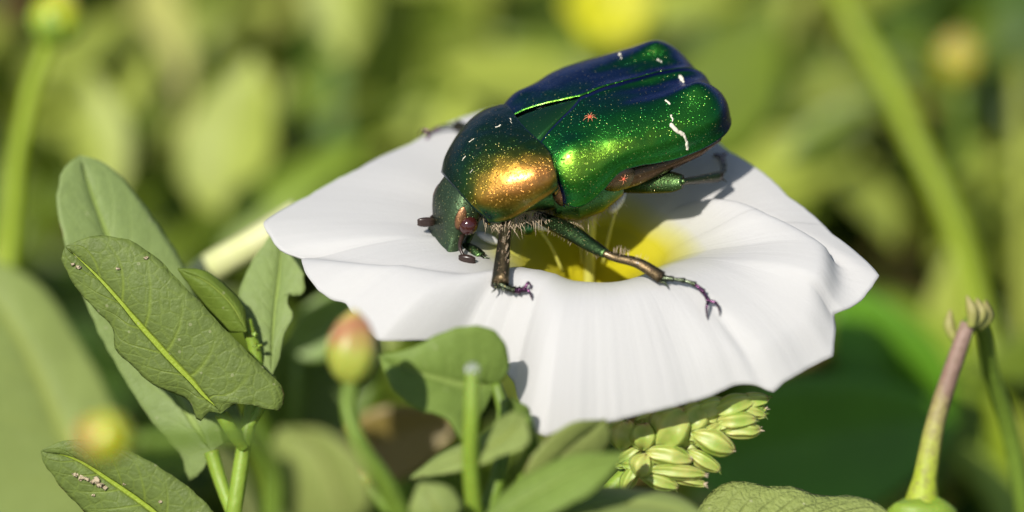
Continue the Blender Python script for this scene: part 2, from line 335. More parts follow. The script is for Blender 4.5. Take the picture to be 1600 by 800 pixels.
for k in range(5):
    a = k * 1.2566 + .4; t = MB(); o_ = Vector((FC.x, FC.y, HZ - 20)); dr = Vector((math.cos(a), math.sin(a), 0)); sd = Vector((-math.sin(a), math.cos(a), 0))
    t.grid([[o_ + dr * (0.6 + 1.5 * math.sin(u * 1.6)) + Vector((0, 0, 7 * u)) + sd * (v * 1.5 * math.sin(math.pi * (0.12 + .85 * u))) - dr * .3 * v * v for v in [-1 + q / 3 for q in range(7)]] for u in [i / 8 for i in range(9)]])
    t.build('sepal', M['calyx'], flower, thick=.2)
t = MB(); t.tube([(FC.x + 3, FC.y + 5, -4), (FC.x + 2, FC.y + 3, 18), (FC.x, FC.y, HZ - 19.3)], [.9, .8, 1.1], 8, 16); t.build('stem', M['stem_dark'], flower)
# the tiny pollen stain under each foot etc. is left to the petal material

# ------------------------------------------------------------------ beetle
beetle = empty('beetle'); tag(beetle, 'shiny metallic green beetle with coppery shield feeding on the white flower', 'beetle')
B0 = P(877, 231.6, 1.2); BS = 1.018
HEAD_A, NOSE, ROLL = R(205.3), R(12.6), R(-3.5)
BM = Matrix.Rotation(HEAD_A, 3, 'Z') @ Matrix.Rotation(NOSE, 3, 'Y') @ Matrix.Rotation(ROLL, 3, 'X')
def L(x, y, z): return B0 + BM @ Vector((x, y, z)) * BS
FD = BM @ Vector((1, 0, 0)); LD = BM @ Vector((0, 1, 0)); UD = BM @ Vector((0, 0, 1))
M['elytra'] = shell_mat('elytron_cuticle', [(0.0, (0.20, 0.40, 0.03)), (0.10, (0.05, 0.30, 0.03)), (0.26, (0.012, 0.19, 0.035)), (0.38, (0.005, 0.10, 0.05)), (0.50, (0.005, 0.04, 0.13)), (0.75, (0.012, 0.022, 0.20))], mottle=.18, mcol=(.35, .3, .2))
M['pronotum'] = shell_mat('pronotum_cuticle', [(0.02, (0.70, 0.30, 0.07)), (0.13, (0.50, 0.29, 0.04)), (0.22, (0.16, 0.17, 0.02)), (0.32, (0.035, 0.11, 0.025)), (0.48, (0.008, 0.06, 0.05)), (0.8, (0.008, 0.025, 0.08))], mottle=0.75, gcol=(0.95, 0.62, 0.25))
M['scutellum'] = shell_mat('scutellum_cuticle', [(0.1, (0.05, 0.22, 0.05)), (0.5, (0.015, 0.09, 0.045)), (0.8, (0.01, 0.05, 0.06))], gold=.15, pit=.015)
M['head'] = shell_mat('head_cuticle', [(0.1, (0.12, 0.19, 0.09)), (0.45, (0.07, 0.12, 0.065)), (0.75, (0.06, 0.07, 0.05)), (1, (0.04, 0.03, 0.03))], rough=.44, gold=.25, coat=.05, pit=.12)
M['copper'] = shell_mat('coppery_plate', [(0.05, (0.60, 0.30, 0.14)), (0.4, (0.24, 0.12, 0.06)), (0.8, (0.09, 0.05, 0.04))], rough=.40, gold=.5, gcol=(1, .7, .45), pit=.08)
M['flank'] = shell_mat('mottled_flank', [(0.05, (0.30, 0.19, 0.11)), (0.4, (0.10, 0.09, 0.04)), (0.8, (0.05, 0.04, 0.02))], rough=.38, gold=.6, gcol=(.9, .6, .35), pit=.08)
M['belly'] = shell_mat('belly_cuticle', [(0.1, (0.10, 0.30, 0.10)), (0.45, (0.07, 0.15, 0.06)), (0.75, (0.08, 0.06, 0.035)), (1, (0.05, 0.03, 0.02))], rough=.32, gold=.35)
M['bronze'] = shell_mat('ground_reflection_flank', [(0.1, (0.16, 0.10, 0.05)), (0.6, (0.09, 0.05, 0.03)), (1, (0.04, 0.025, 0.02))], rough=.34, gold=.5, gcol=(.8, .5, .3))  # brown reflection of the ground, painted into the flank colour
M['leg'] = shell_mat('leg_cuticle', [(0.05, (0.09, 0.17, 0.05)), (0.35, (0.035, 0.07, 0.025)), (0.6, (0.05, 0.04, 0.022)), (1, (0.03, 0.02, 0.02))], rough=.34, gold=.5, gcol=(.75, .5, .25), pit=.09)
M['leg_warm'] = shell_mat('bronzed_leg', [(0.05, (0.17, 0.12, 0.06)), (0.4, (0.07, 0.06, 0.03)), (0.8, (0.04, 0.03, 0.02))], rough=.42, gold=.7, gcol=(.95, .6, .4), pit=.10)
M['claw'] = shell_mat('purple_claw', [(0.1, (0.14, 0.05, 0.12)), (0.6, (0.06, 0.025, 0.06)), (1, (0.02, 0.01, 0.02))], rough=.25, gold=.1)
M['tarsus'] = shell_mat('dark_tarsus', [(0.1, (0.07, 0.09, 0.05)), (0.6, (0.035, 0.03, 0.025)), (1, (0.02, 0.015, 0.015))], rough=.3, gold=.15)
M['eye'] = simple('dark_red_eye', (0.05, 0.012, 0.010), 0.10, var=.3, nscale=9000, bumpd=.004, spec=.8)
M['hair'] = simple('pale_bristle', (0.62, 0.48, 0.32), 0.5, var=.2)
M['white_mark'] = simple('cream_fleck', (0.75, 0.70, 0.55), 0.85, var=.15)
M['mite'] = simple('red_mite', (0.75, 0.10, 0.045), 0.4, var=.15, sss=.3)
M['mite_leg'] = simple('orange_mite_leg', (0.80, 0.30, 0.14), 0.45, var=.1)
M['antenna'] = simple('dark_brown_antenna', (0.035, 0.02, 0.015), 0.3, var=.2)

YO = [(2.1, 3.6), (1.7, 4.25), (1.0, 4.6), (0, 4.65), (-1.2, 4.6), (-2.2, 4.7), (-4, 4.75), (-6, 4.65), (-7.6, 4.4), (-8.6, 3.9), (-9.2, 3.1), (-9.5, 2.0), (-9.6, .8)]
ZE = [(2.1, -0.3), (1.4, -0.65), (0.7, -0.5), (0.0, -0.25), (-0.8, 0.2), (-1.6, 0.6), (-2.6, 0.5), (-3.5, 0.25), (-5, -0.15), (-7, -0.4), (-9, -0.6), (-9.6, -0.6)]
HH = [(2.1, 2.3), (1.2, 2.55), (0, 2.7), (-2, 2.78), (-4, 2.7), (-6, 2.45), (-7.5, 2.1), (-8.5, 1.7), (-9.1, 1.2), (-9.45, .6), (-9.6, -.1)]
def ely(x, f):                            # f 0 at the suture .. 1 at the side margin
    yo = tab(YO, x); ze = tab(ZE, x); h = tab(HH, x)
    yi = 0.05 if x < -1.7 else 0.05 + 1.60 * ((x + 1.7) / 3.5) ** 0.85
    yi = min(yi, yo * .6)
    fi = math.asin(min(1, (yi / yo) ** (1 / 0.88))); ph = lerp(fi, math.pi / 2, f)
    y = yo * math.sin(ph) ** 0.88; z = ze + (h - ze) * max(0, math.cos(ph)) ** lerp(.60, .48, sstep(-4, -8.5, x))
    z += 0.48 * math.exp(-((x + 8.0) / 1.1) ** 2 - ((y - 2.6) / 1.15) ** 2)         # apical swelling
    z += 0.25 * math.exp(-((x - 0.6) / 1.0) ** 2 - ((y - 3.3) / 0.9) ** 2)         # shoulder swelling
    k = sstep(-2.5, -6, x); z -= 0.42 * k * math.exp(-((y - .75) / 0.75) ** 2); z -= 0.2 * k * math.exp(-((y - 1.7) / .5) ** 2)
    z += 0.05 * math.exp(-((y - 0.12) / .12) ** 2)
    z += 0.035 * nz((x, y, 5), 1.3)
    return y, z
XS = [1.95 - 10.6 * (i / 64) for i in range(58)]; x0 = XS[-1]
XS += [x0 + (-9.6 - x0) * math.sin(math.pi / 2 * i / 16) for i in range(1, 17)]
for sgn in (1, -1):
    m = MB(); rows = []
    for x in XS:
        r = []
        for j in range(41):
            y, z = ely(x, j / 40); r.append(L(x, sgn * y, z))
        y, z = ely(x, 0); r = [L(x, sgn * (y + .20), z - .40), L(x, sgn * (y + .05), z - .16), L(x, sgn * (y - .005), z - .04)] + r
        y, z = ely(x, 1.0); r.append(L(x, sgn * (y + .05), z - .10)); r.append(L(x, sgn * (y - .03), z - .2)); r.append(L(x, sgn * (y - .4), z - .22)); rows.append(r)
    y0 = rows[0]; rows.insert(0, [p + (B0 + BM @ Vector((1.6, 0, 0)) - B0) * 0 - UD * .35 - FD * .05 for p in y0])
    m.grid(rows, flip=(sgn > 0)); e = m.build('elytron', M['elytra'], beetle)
    e['label'] = 'green wing case facing the light' if sgn > 0 else 'blue sheened wing case on the shaded side'
# pronotum
def pron(t, f):                           # t 0 rear .. 1 front ; f -1..1 across
    xr = 1.95 + 0.05 * f * f - 0.28 * math.exp(-((abs(f) - .42) / .22) ** 2) + .30 * max(0, abs(f) - .8) ** 1 * 2
    xf = 6.75 - 0.75 * abs(f) ** 2.4
    x = lerp(xr, xf, t)
    hw = tab([(0, 4.0), (.12, 4.08), (.35, 3.98), (.6, 3.65), (.8, 3.2), (.93, 2.8), (1.0, 2.45)], t)
    h = tab([(0, 2.6), (.25, 2.75), (.5, 2.6), (.75, 2.1), (.9, 1.55), (1.0, 0.95)], t); ze = tab([(0, 0.8), (.35, .45), (.6, -.05), (.8, -.45), (1, -.6)], t)
    ph = f * math.pi / 2
    y = hw * math.copysign(abs(math.sin(ph)) ** 0.9, ph); z = ze + (h - ze) * max(0, math.cos(ph)) ** 0.66
    z += .03 * nz((x, y, 2), 1.5)
    return x, y, z
m = MB(); rows = []
for i in range(49):
    t = i / 48; r = []
    for j in range(81):
        f = -1 + 2 * j / 80; x, y, z = pron(t, f); r.append(L(x, y, z))
    for sg, ins in ((1, False), (-1, True)):
        x, y, z = pron(t, sg); ex = [L(x, y + sg * .05, z - .10), L(x, y - sg * .02, z - .2), L(x, y - sg * .5, z - .25)]
        r = r + ex if not ins else ex[::-1] + r
    rows.append(r)
def shrink(row, dx, dz): return [p + FD * dx - UD * dz for p in row]
rows = [shrink(rows[0], .25, .45), shrink(rows[0], -.05, .12)] + rows + [shrink(rows[-1], .06, .12), shrink(rows[-1], -.1, .3)]
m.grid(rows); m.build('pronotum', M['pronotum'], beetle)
# scutellum
m = MB(); rows = []
for i in range(17):
    t = i / 16; x = lerp(1.95, -1.75, t); hw = 1.5 * (1 - t) ** 0.85 + .02
    rows.append([L(x, hw * v, tab(HH, x) - .04 - .10 * v * v - .30 * sstep(.88, 1, abs(v))) for v in [-1, -.985] + [-.9 + .1 * q for q in range(19)] + [.985, 1]])
m.grid(rows, flip=True); m.build('scutellum', M['scutellum'], beetle)
# underside: thorax and abdomen
def loft(secs, n=40):                     # secs: (x, half width, z top, z bottom)
    mm = MB(); rows = []
    for i in range(49):
        u = i / 48; x, hw, zt, zb = cr4(secs, u); zc = (zt + zb) / 2; hz = (zt - zb) / 2
        rows.append([L(x, hw * math.copysign(abs(math.cos(a)) ** .75, math.cos(a)), zc + hz * math.copysign(abs(math.sin(a)) ** .85, math.sin(a))) for a in [2 * math.pi * k / n for k in range(n)]])
    b = mm.grid(rows, True); mm.f.append(tuple(b[0])); mm.f.append(tuple(reversed(b[-1]))); return mm
def cr4(s_, u):
    n = len(s_) - 1; f = u * n; i = min(int(f), n - 1); v = f - i; return [lerp(a, b_, v * v * (3 - 2 * v) * .4 + v * .6) for a, b_ in zip(s_[i], s_[i + 1])]
loft([(6.0, 1.6, 0.2, -1.6), (4.6, 2.5, .6, -1.5), (3.0, 2.9, .9, -1.9), (1.9, 3.2, .9, -2.4)]).build('prothorax', M['belly'], beetle)
loft([(2.2, 3.2, .8, -2.9), (1.2, 4.1, .8, -3.2), (-0.3, 4.3, .8, -3.2), (-1.6, 4.2, .8, -2.7), (-2.2, 3.4, .5, -2.4)]).build('metathorax', M['belly'], beetle)
ab = loft([(-0.8, 4.15, .6, -2.0), (-2.5, 4.5, .6, -2.0), (-4.5, 4.6, .3, -1.8), (-6.5, 4.5, .1, -1.7), (-8.0, 4.05, 0, -1.6), (-9.0, 3.0, 0, -1.4), (-9.4, 1.2, -.1, -1.0)]).build('abdomen', M['bronze'], beetle)
for x in (-2.6, -3.7, -4.8, -5.9):        # pale hair lines between the belly plates
    m = MB(); m.tube([L(x, tab([(-8, 3.7), (-6, 4.35), (-2, 4.52)], x) * math.cos(a), -.75 + 1.28 * -math.sin(a)) for a in (.15, .45, .8, 1.1)], .05, 5); m.build('segment_line', M['hair'], ab)
m = MB(); m.ell(L(1.85, 3.42, -.1), (LD * .5, FD * .45, UD * .95), 16, 12); m.build('shoulder_plate', M['copper'], beetle)
m = MB(); m.ell(L(-1.5, 4.12, -.35), (LD * .42, FD * 1.2 + UD * .1, UD * .8), 14, 10); m.build('flank_plate', M['flank'], beetle)
# head: hangs down in front of the shield
hz_ = Vector((0, 0, 1)); fh = Vector((FD.x, FD.y, 0)).normalized()
HA = (fh * .30 - hz_ * .96).normalized(); HN = (fh * .96 + hz_ * .30).normalized(); HL = Vector((0, 0, 1)).cross(fh).normalized()
if HL.dot(LD) < 0: HL = -HL
H0 = L(6.6, 0, 0.12)
def Hd(a, b_, c_): return H0 + HA * a * 1.06 + HL * b_ * 1.06 + HN * c_
m = MB(); rows = []
for i in range(25):
    a = -0.6 + 4.5 * i / 24
    hw = tab([(-.6, 1.5), (.3, 1.65), (1.2, 1.6), (1.9, 1.36), (2.6, 1.42), (3.3, 1.36), (3.75, 1.05), (3.9, .8)], a)
    th = tab([(-.6, 1.0), (.5, 1.05), (1.5, .85), (2.5, .55), (3.4, .33), (3.9, .12)], a); ct = tab([(-.6, -.5), (1, -.15), (2.4, -.1), (3.9, .12)], a)
    row = []
    for k in range(36):
        an = 2 * math.pi * k / 36; cx = math.copysign(abs(math.cos(an)) ** .6, math.cos(an)); cy = math.copysign(abs(math.sin(an)) ** .8, math.sin(an))
        lip = .16 * sstep(.72, .98, abs(cx)) * sstep(1.8, 2.6, a) * (cy > -.2) + .14 * sstep(3.3, 3.8, a) * (cy > 0)
        notch = -.18 * sstep(3.3, 3.9, a) * math.exp(-(cx / .35) ** 2)
        row.append(Hd(a + notch, hw * cx, ct + th * cy + lip))
    rows.append(row)
b_ = m.grid(rows, True); m.f.append(tuple(b_[0])); m.f.append(tuple(reversed(b_[-1]))); head = m.build('head', M['head'], beetle)
for sg in (1, -1):
    m = MB(); m.ell(Hd(1.15, sg * 1.62, -.28), (HA * .58, HN * .55, HL * .52), 20, 14); m.build('eye', M['eye'], head)
    m = MB(); m.ell(Hd(.8, sg * 1.42, .16), (HA * .8, HL * .26, HN * .40), 14, 10); m.build('brow', M['copper'], head)
    # antenna with a club of leaves
    e = P(670, 347, .2) if sg < 0 else P(727, 405, -1.6)
    m = MB(); s0 = Hd(1.9, sg * 1.35, -.25)
    m.tube([s0, s0.lerp(e, .5) + HN * .25, e], [.16, .10, .09], 7); an = m.build('antenna', M['antenna'], head)
    for q in range(3):
        dr = (Vector((-1, -.1, .05)) if sg < 0 else Vector((.95, -.3, -.02))); m = MB(); c_ = e + Vector((0, 0, (q - 1) * .13))
        m.ell(c_ + dr * (.15 if sg < 0 else .1), (dr * .52, Vector((.08, .16, .08)), Vector((-.05, -.10, .16))), 12, 8); m.build('club_leaf', M['antenna'], an)
    m = MB(); s0 = Hd(3.2, sg * .5, -.5); m.tube([s0, s0 + HN * -.5 + HA * .4 + HL * sg * .5, s0 + HN * -.7 + HA * .9 + HL * sg * .9], [.15, .13, .08], 7); m.build('palp', M['tarsus'], head)
m = MB()
rnd = random.Random(3)
for k in range(90):
    s0 = Hd(rnd.uniform(2.4, 3.9), rnd.uniform(-.9, .9), -.35); m.tube([s0, s0 - HN * rnd.uniform(.3, .7) + HA * rnd.uniform(.1, .6)], [.03, .008], 3, 2)
m.build('mouth_bristles', M['hair'], head)
# legs
def petal_pt(px, py):                      # where a pixel meets the petal surface
    best = None
    for k in range(60):
        z = -5 + k * .14; q = PZ(px, py, z); dx = q.x - FC.x; dy = q.y - FC.y; th = math.atan2(dy, dx); r = math.hypot(dx, dy); ro, _ = rim(th)
        s_ = (r - RT_) / (ro - RT_)
        if 0 <= s_ <= 1:
            e = abs(petal(th, s_).z - q.z)
            if best is None or e < best[0]: best = (e, q)
    return best[1] if best else PZ(px, py, 0)
def leg(name, label, coxa, knee, ankle, foot, rf, rt, mf, mtb, spines=True, flatf=.7, tars=5, bow=(0, 0, .3), hairs=True, clawl=.9):
    rf *= .9; rt *= .88; lg = MB(); d = knee - coxa
    lg.tube([coxa, coxa.lerp(knee, .45) + Vector((0, 0, .15)), coxa.lerp(knee, .85), knee], [rf * .75, rf * 1.05, rf * .85, rf * .6], 14, 14, flat=flatf)
    femur = lg.build('leg', mf, beetle); femur['label'] = label
    t = MB(); t.tube([knee + (knee - ankle).normalized() * .1, knee.lerp(ankle, .12), knee.lerp(ankle, .55) + Vector(bow) * .3, ankle], [rt * .62, rt * .72, rt * .9, rt * 1.12], 12, 14, flat=.75); tb = t.build('tibia', mtb, femur)
    if spines:
        ax = (ankle - knee).normalized(); sd = ax.cross(Vector((0, -.7, .7))).normalized()
        for q, (l_, k_) in enumerate(((.75, 1), (.6, -1), (.45, .3))):
            t = MB(); dr = (ax * .8 + sd * .55 * k_).normalized(); t.tube([ankle - ax * .1 + sd * rt * .6 * k_, ankle + dr * l_ * .5, ankle + dr * l_], [.10, .075, .015], 6); t.build('spur', M['tarsus'], femur)
    pts = [ankle] + [Vector(p) for p in foot]; q = arc(pts, tars)
    for i in range(tars):
        t = MB(); a, b2 = q[i], q[i + 1]; t.tube([a - (b2 - a) * .08, a.lerp(b2, .6), b2 + (b2 - a) * .06], [rt * .28, rt * .36, rt * .50] if i < tars - 1 else [rt * .24, rt * .30, rt * .42], 9, 6)
        t.build('tarsal_segment', M['tarsus'] if i < tars - 2 else M['claw'], femur)
    ax = (q[-1] - q[-2]).normalized(); sd = ax.cross(Vector((0, -.5, .86))).normalized()
    for k_ in (1, -1):
        t = MB(); e = q[-1]; t.tube([e, e + ax * .45 * clawl + sd * .28 * k_ + Vector((0, 0, .10)), e + ax * .75 * clawl + sd * .38 * k_ - Vector((0, 0, .22)), e + ax * .85 * clawl + sd * .34 * k_ - Vector((0, 0, .5))], [.10, .085, .05, .012], 7); t.build('claw', M['claw'], femur)
    if hairs:
        t = MB(); r2 = random.Random(len(name) + int(knee.x * 10))
        ax = (ankle - knee).normalized()
        for k in range(26):
            u = r2.uniform(.05, .8); p0 = knee.lerp(ankle, u); dr = (Vector((.25, .2, .9)) + Vector((r2.uniform(-.3, .3), r2.uniform(-.3, .3), r2.uniform(-.2, .3)))).normalized()
            t.tube([p0 + dr * rt * .6, p0 + dr * (rt + r2.uniform(.15, .5))], [.022, .006], 3, 2)
        ax = (knee - coxa).normalized()
        for k in range(60):
            u = r2.uniform(.1, .95); p0 = coxa.lerp(knee, u); dr = (Vector((-.2, -.2, -.9)) + Vector((r2.uniform(-.3, .3), r2.uniform(-.3, .3), 0))).normalized()
            t.tube([p0 + dr * rf * .5, p0 + dr * (rf * .8 + r2.uniform(.05, .25))], [.018, .005], 3, 2)
        t.build('leg_hairs', M['hair'], femur)
    return femur
FZ = petal_pt(792, 462); FD_ = (FZ - EYE).dot(FW) - DIST - .35
leg('front', 'bronze front leg', L(4.3, 1.6, -1.6), P(791, 346, -1.6), P(781, 444, FD_), [P(795, 451, FD_), P(810, 454, FD_ - .1), P(820, 452, FD_ - .2)], .46, .62, M['belly'], M['leg_warm'], clawl=.5)
leg('front', 'front leg beyond the head', L(4.4, -1.2, -1.6), P(728, 383, .2), P(750, 402, -.5), [P(760, 411, -.8), P(770, 420, -1.2)], .35, .40, M['leg'], M['leg'], tars=4, clawl=.5, hairs=False)
leg('middle', 'outstretched green middle leg', P(838, 337, .2), P(946, 396, -3.6), P(1034, 434, -4.3), [P(1058, 437, -4.4), P(1080, 441, -4.5), P(1097, 453, -4.7), P(1107, 470, -5.0)], .52, .40, M['leg'], M['leg_warm'], bow=(.3, 0, .8), clawl=.8)
leg('middle', 'middle leg gripping the far rim', L(1.5, -2.5, -2.4), L(2.6, -5.2, -1.2), P(714, 196, 8.6), [P(700, 196, 8.8), P(685, 200, 9.0), P(671, 207, 9.0)], .45, .34, M['leg'], M['leg'], hairs=False, clawl=.6)
leg('hind', 'folded hind leg under the wing case', L(-2.2, 2.2, -2.3), P(1066, 284, -.6), P(1122, 276, 2.2), [P(1130, 268, 3.4), P(1131, 256, 4.6), P(1127, 246, 5.8)], .80, .42, M['leg'], M['leg'], flatf=.6, bow=(0, 0, 0), hairs=False)
leg('hind', 'hind leg on the shaded side', L(-2.2, -2.0, -2.3), L(-5.0, -4.6, -1.6), L(-8.0, -4.6, -3.2), [L(-9, -4.6, -3.8), L(-10.5, -4.5, -4.3)], .7, .4, M['leg'], M['leg'], flatf=.6, hairs=False)
for (x, y, z, r) in ((3.6, 1.5, -2.7, .75), (1.3, 1.7, -3.1, .8), (-1.9, 1.7, -2.6, .9)):
    for sg in (1, -1):
        m = MB(); m.ell(L(x, sg * y, z), (FD * r * .7, LD * r * 1.2, UD * r * .75), 12, 8); m.build('coxa', M['belly'], beetle)
m = MB(); rnd = random.Random(11)
for k in range(900):
    x = rnd.uniform(-1.6, 6.0); y = rnd.uniform(.3, 3.4); z = tab([(-2, -2.2), (-.3, -2.9), (1.6, -2.6), (3, -1.7), (4.6, -1.2), (6, -.9)], x) + .2 * (y / 3.4) ** 2
    p0 = L(x, y, z); dr = (-UD * .7 + LD * rnd.uniform(-.5, .8) + FD * rnd.uniform(-.7, .7)).normalized(); l_ = rnd.uniform(.3, 1.0)
    m.tube([p0, p0 + dr * l_ * .5, p0 + dr * l_ + Vector((0, 0, -.12 * l_))], [.018, .014, .004], 3, 3)
h_ = m.build('belly_hair', M['hair'], beetle); h_['kind'] = 'stuff'
# cream flecks on the wing cases and the shield
def on_shell(x, y):
    f = .5; lo, hi = 0., 1.
    for _ in range(30):
        f = (lo + hi) / 2; yy, z = ely(x, f)
        if yy < abs(y): lo = f
        else: hi = f
    yy, z = ely(x, f); return L(x, math.copysign(yy, y), z + .012)
def find_px(px, py, fn, rngs):             # surface parameters whose point shows at a pixel
    best = None; (a0, a1), (b0, b1) = rngs
    for rep in range(4):
        n = 24; cand = []
        for i in range(n + 1):
            for j in range(n + 1):
                a = lerp(a0, a1, i / n); b2 = lerp(b0, b1, j / n); q = fn(a, b2) - EYE; dd = q.dot(FW); e = (800 + q.dot(RT) / dd * DIST * PXMM - px) ** 2 + (400 - q.dot(UP) / dd * DIST * PXMM - py) ** 2
                if best is None or e < best[0]: best = (e, a, b2)
        da = (a1 - a0) * .12; db = (b1 - b0) * .12; a0, a1, b0, b1 = best[1] - da, best[1] + da, best[2] - db, best[2] + db
    return best[1], best[2]
def fleck(pts, rad, side=1, where='e'):
    q = []
    for px, py in pts:
        if where == 'e': a, b2 = find_px(px, py, on_shell, ((-8.2, 1.2), (.2, 4.4) if side > 0 else (-4.2, -.2))); q.append(on_shell(a, b2))
        else:
            fn = lambda t, f: L(*pron(t, f)) + UD * .012
            a, b2 = find_px(px, py, fn, ((0.02, .98), (-.9, .95))); q.append(fn(a, b2))
    m = MB(); q = [p + Vector((nz(p, 9), nz(p, 8), nz(p, 7))) * .05 for p in arc(q, 8)]; rad = [cr([(x_, 0, 0) for x_ in rad], k_ / 8).x * (1 + .9 * nz(p, 6)) for k_, p in enumerate(q)]; m.tube(q if len(q) > 1 else [q[0], q[0] + Vector((.12, 0, .02))], rad, 6, flat=.6); m.build('cream_fleck', M['white_mark'], beetle)
for pts, rad in (([(1062, 118), (1068, 129)], [.10, .06]), ([(1039, 156), (1047, 163)], [.10, .05]), ([(1049, 180), (1051, 190)], [.06, .05]), ([(1048, 193), (1056, 203), (1069, 210)], [.09, .14, .12]), ([(1069, 211), (1073, 222), (1074, 234)], [.10, .08, .11])): fleck(pts, rad)
for pts in ([(968, 84), (971, 92)], [(1027, 92), (1034, 97)]): fleck(pts, [.06, .04], -1)
for pts, rad in (([(774, 199), (782, 195)], [.10, .05]), ([(733, 222), (741, 216)], [.06, .03]), ([(722, 250), (728, 243)], [.04, .03]), ([(735, 270), (741, 262)], [.04, .03]), ([(797, 185), (799, 193)], [.04, .02])): fleck(pts, [r_ * .6 for r_ in rad], where='p')
# red mites riding on the beetle
def mite(c, n, size, label, legs=8):
    r_ = empty('mite'); tag(r_, label, 'mite'); n = n.normalized(); a = n.orthogonal().normalized(); b2 = n.cross(a)
    m = MB(); m.ell(c + n * size * .35, (a * size * .55, b2 * size * .45, n * size * .38), 12, 8); m.build('body', M['mite'], r_)
    for k in range(legs):
        an = (k + .5) * 2 * math.pi / legs; dr = a * math.cos(an) + b2 * math.sin(an); m = MB(); l_ = size * (1.5 if k % 3 else 1.9)
        m.tube([c + n * size * .3 + dr * size * .35, c + n * size * .55 + dr * l_ * .6, c + dr * l_], [size * .08, size * .06, size * .04], 5); m.build('leg', M['mite_leg'], r_)
    return r_
a, b2 = find_px(922, 184, on_shell, ((-6, 1), (.2, 4))); p0 = on_shell(a, b2); p1 = on_shell(a + .1, b2); p2 = on_shell(a, b2 + .1); n = (p1 - p0).cross(p2 - p0)
if n.dot(UP) < 0: n = -n
mite(p0, n, .23, 'tiny red mite with spread legs on top of the wing case')
mite(L(-1.6, 4.52, -.2), LD + UD * .3, .19, 'tiny red mite clinging to the coppery flank below the wing case', 6)

# ------------------------------------------------------------------ leaves and stems round the flower
def leafmesh(name, mid, left, right, mat, parent, n=40, mcols=9, cup=0.6, ripple=0.25, thick=0.13, groove=.18, seed=0, world=False):
    cv = (lambda p: Vector(p)) if world else (lambda p: P(*p))
    A = arc([cv(p) for p in mid], n); Lf = arc([cv(p) for p in left], n); Rg = arc([cv(p) for p in right], n)
    m = MB(); rows = []; uv = []
    for i in range(n + 1):
        row = []; ur = []; nn = (Lf[i] - A[i]).cross(Rg[i] - A[i])
        nn = nn.normalized() if nn.length > 1e-4 else Vector((0, -.87, .5))
        ax = A[min(i + 1, n)] - A[max(i - 1, 0)]; wd = (Rg[i] - Lf[i]); nrm = wd.cross(ax); nrm = nrm.normalized() if nrm.length > 1e-5 else Vector((0, -.87, .5))
        if nrm.dot(FW) > 0: nrm = -nrm
        for j in range(-mcols, mcols + 1):
            f = abs(j) / mcols; e = Lf[i] if j < 0 else Rg[i]; p = A[i].lerp(e, f)
            wl = (e - A[i]).length
            off = cup * (f * (1 - f)) * min(1, wl / 3) - groove * math.exp(-(f / .10) ** 2) + ripple * (0.3 + f) * nz(p + Vector((seed * 7.1, 0, 0)), .22) * min(1, wl / 2)
            off += .12 * math.sin((i / n * 9 - f * 2.2) * 2 * math.pi) * f * (1 - f) * min(1, wl / 3)
            if f > .95: p = p + (e - A[i]).normalized() * .10 * nz(p, 1.8) if wl > .2 else p
            row.append(p + nrm * off); ur.append((i / n, .5 + .5 * j / mcols))
        rows.append(row); uv.append(ur)
    m.grid(rows, False, uv); return m.build(name, mat, parent, thick=thick)
def stem(name, pts, rad, mat, parent, n=9, steps=None):
    m = MB(); m.tube(pts, rad, n, steps or len(pts) * 6); return m.build(name, mat, parent)
def spot(px, py, d, size, parent, name='debris_speck', mat='debris'):
    m = MB(); c_ = P(px, py, d)
    if parent is not None and parent.type == 'MESH':
        q = min((v.co / MM for v in parent.data.vertices), key=lambda q: ((q - EYE) - (c_ - EYE) * ((q - EYE).dot(FW) / (c_ - EYE).dot(FW))).length); c_ = EYE + (c_ - EYE) * (((q - EYE).dot(FW) - .12) / (c_ - EYE).dot(FW))
    size *= .8; m.ell(c_, (RT * size, UP * size * .6, FW * size * .5), 10, 7); m.v = [v + Vector((nz(v, 4 / size * .4), nz(v, 5 / size * .4), nz(v, 6 / size * .4))) * size * .9 for v in m.v]; return m.build(name, M[mat], parent)

lp = empty('bindweed_plant'); tag(lp, 'bindweed shoot with arrow shaped leaves beside the white flower', 'plant')
l1 = leafmesh('leaf', [(330, 705, 3), (265, 600, 4.2), (200, 450, 5), (150, 320, 5.6), (124, 243, 6)],
         [(330, 705, 3), (318, 735, 3.4), (296, 752, 3.8), (285, 715, 4), (248, 672, 4), (190, 585, 4), (135, 480, 4), (100, 380, 4.2), (89, 300, 4.8), (100, 262, 5.4), (124, 243, 6)],
         [(330, 705, 3), (352, 690, 3.6), (390, 690, 4), (372, 640, 4.5), (345, 560, 5.5), (305, 460, 6.4), (268, 385, 6.8), (225, 322, 6.8), (180, 270, 6.5), (145, 248, 6.2), (124, 243, 6)], M['leaf_pale'], lp, seed=1)
l1['label'] = 'tall pale upright leaf'
l2 = leafmesh('leaf', [(345, 645, -0.40), (290, 590, -0.64), (210, 500, -0.94), (150, 432, -1.06), (102, 385, -1.12)],
         [(345, 645, -0.40), (325, 643, -0.22), (312, 660, -0.04), (298, 628, 0.02), (240, 600, -0.04), (212, 575, -0.10), (182, 545, -0.22), (178, 512, -0.34), (150, 484, -0.52), (112, 436, -0.82), (97, 398, -1.06), (102, 385, -1.12)],
         [(345, 645, -0.40), (370, 628, -0.52), (410, 634, -0.46), (440, 640, -0.34), (444, 612, -0.52), (410, 575, -0.82), (345, 508, -1.12), (295, 455, -1.30), (250, 410, -1.39), (200, 377, -1.39), (145, 369, -1.30), (102, 385, -1.12)], M['leaf_dark'], lp, seed=2, cup=.9, ripple=.4)
l2['label'] = 'darker arrow shaped leaf with a bright midrib'
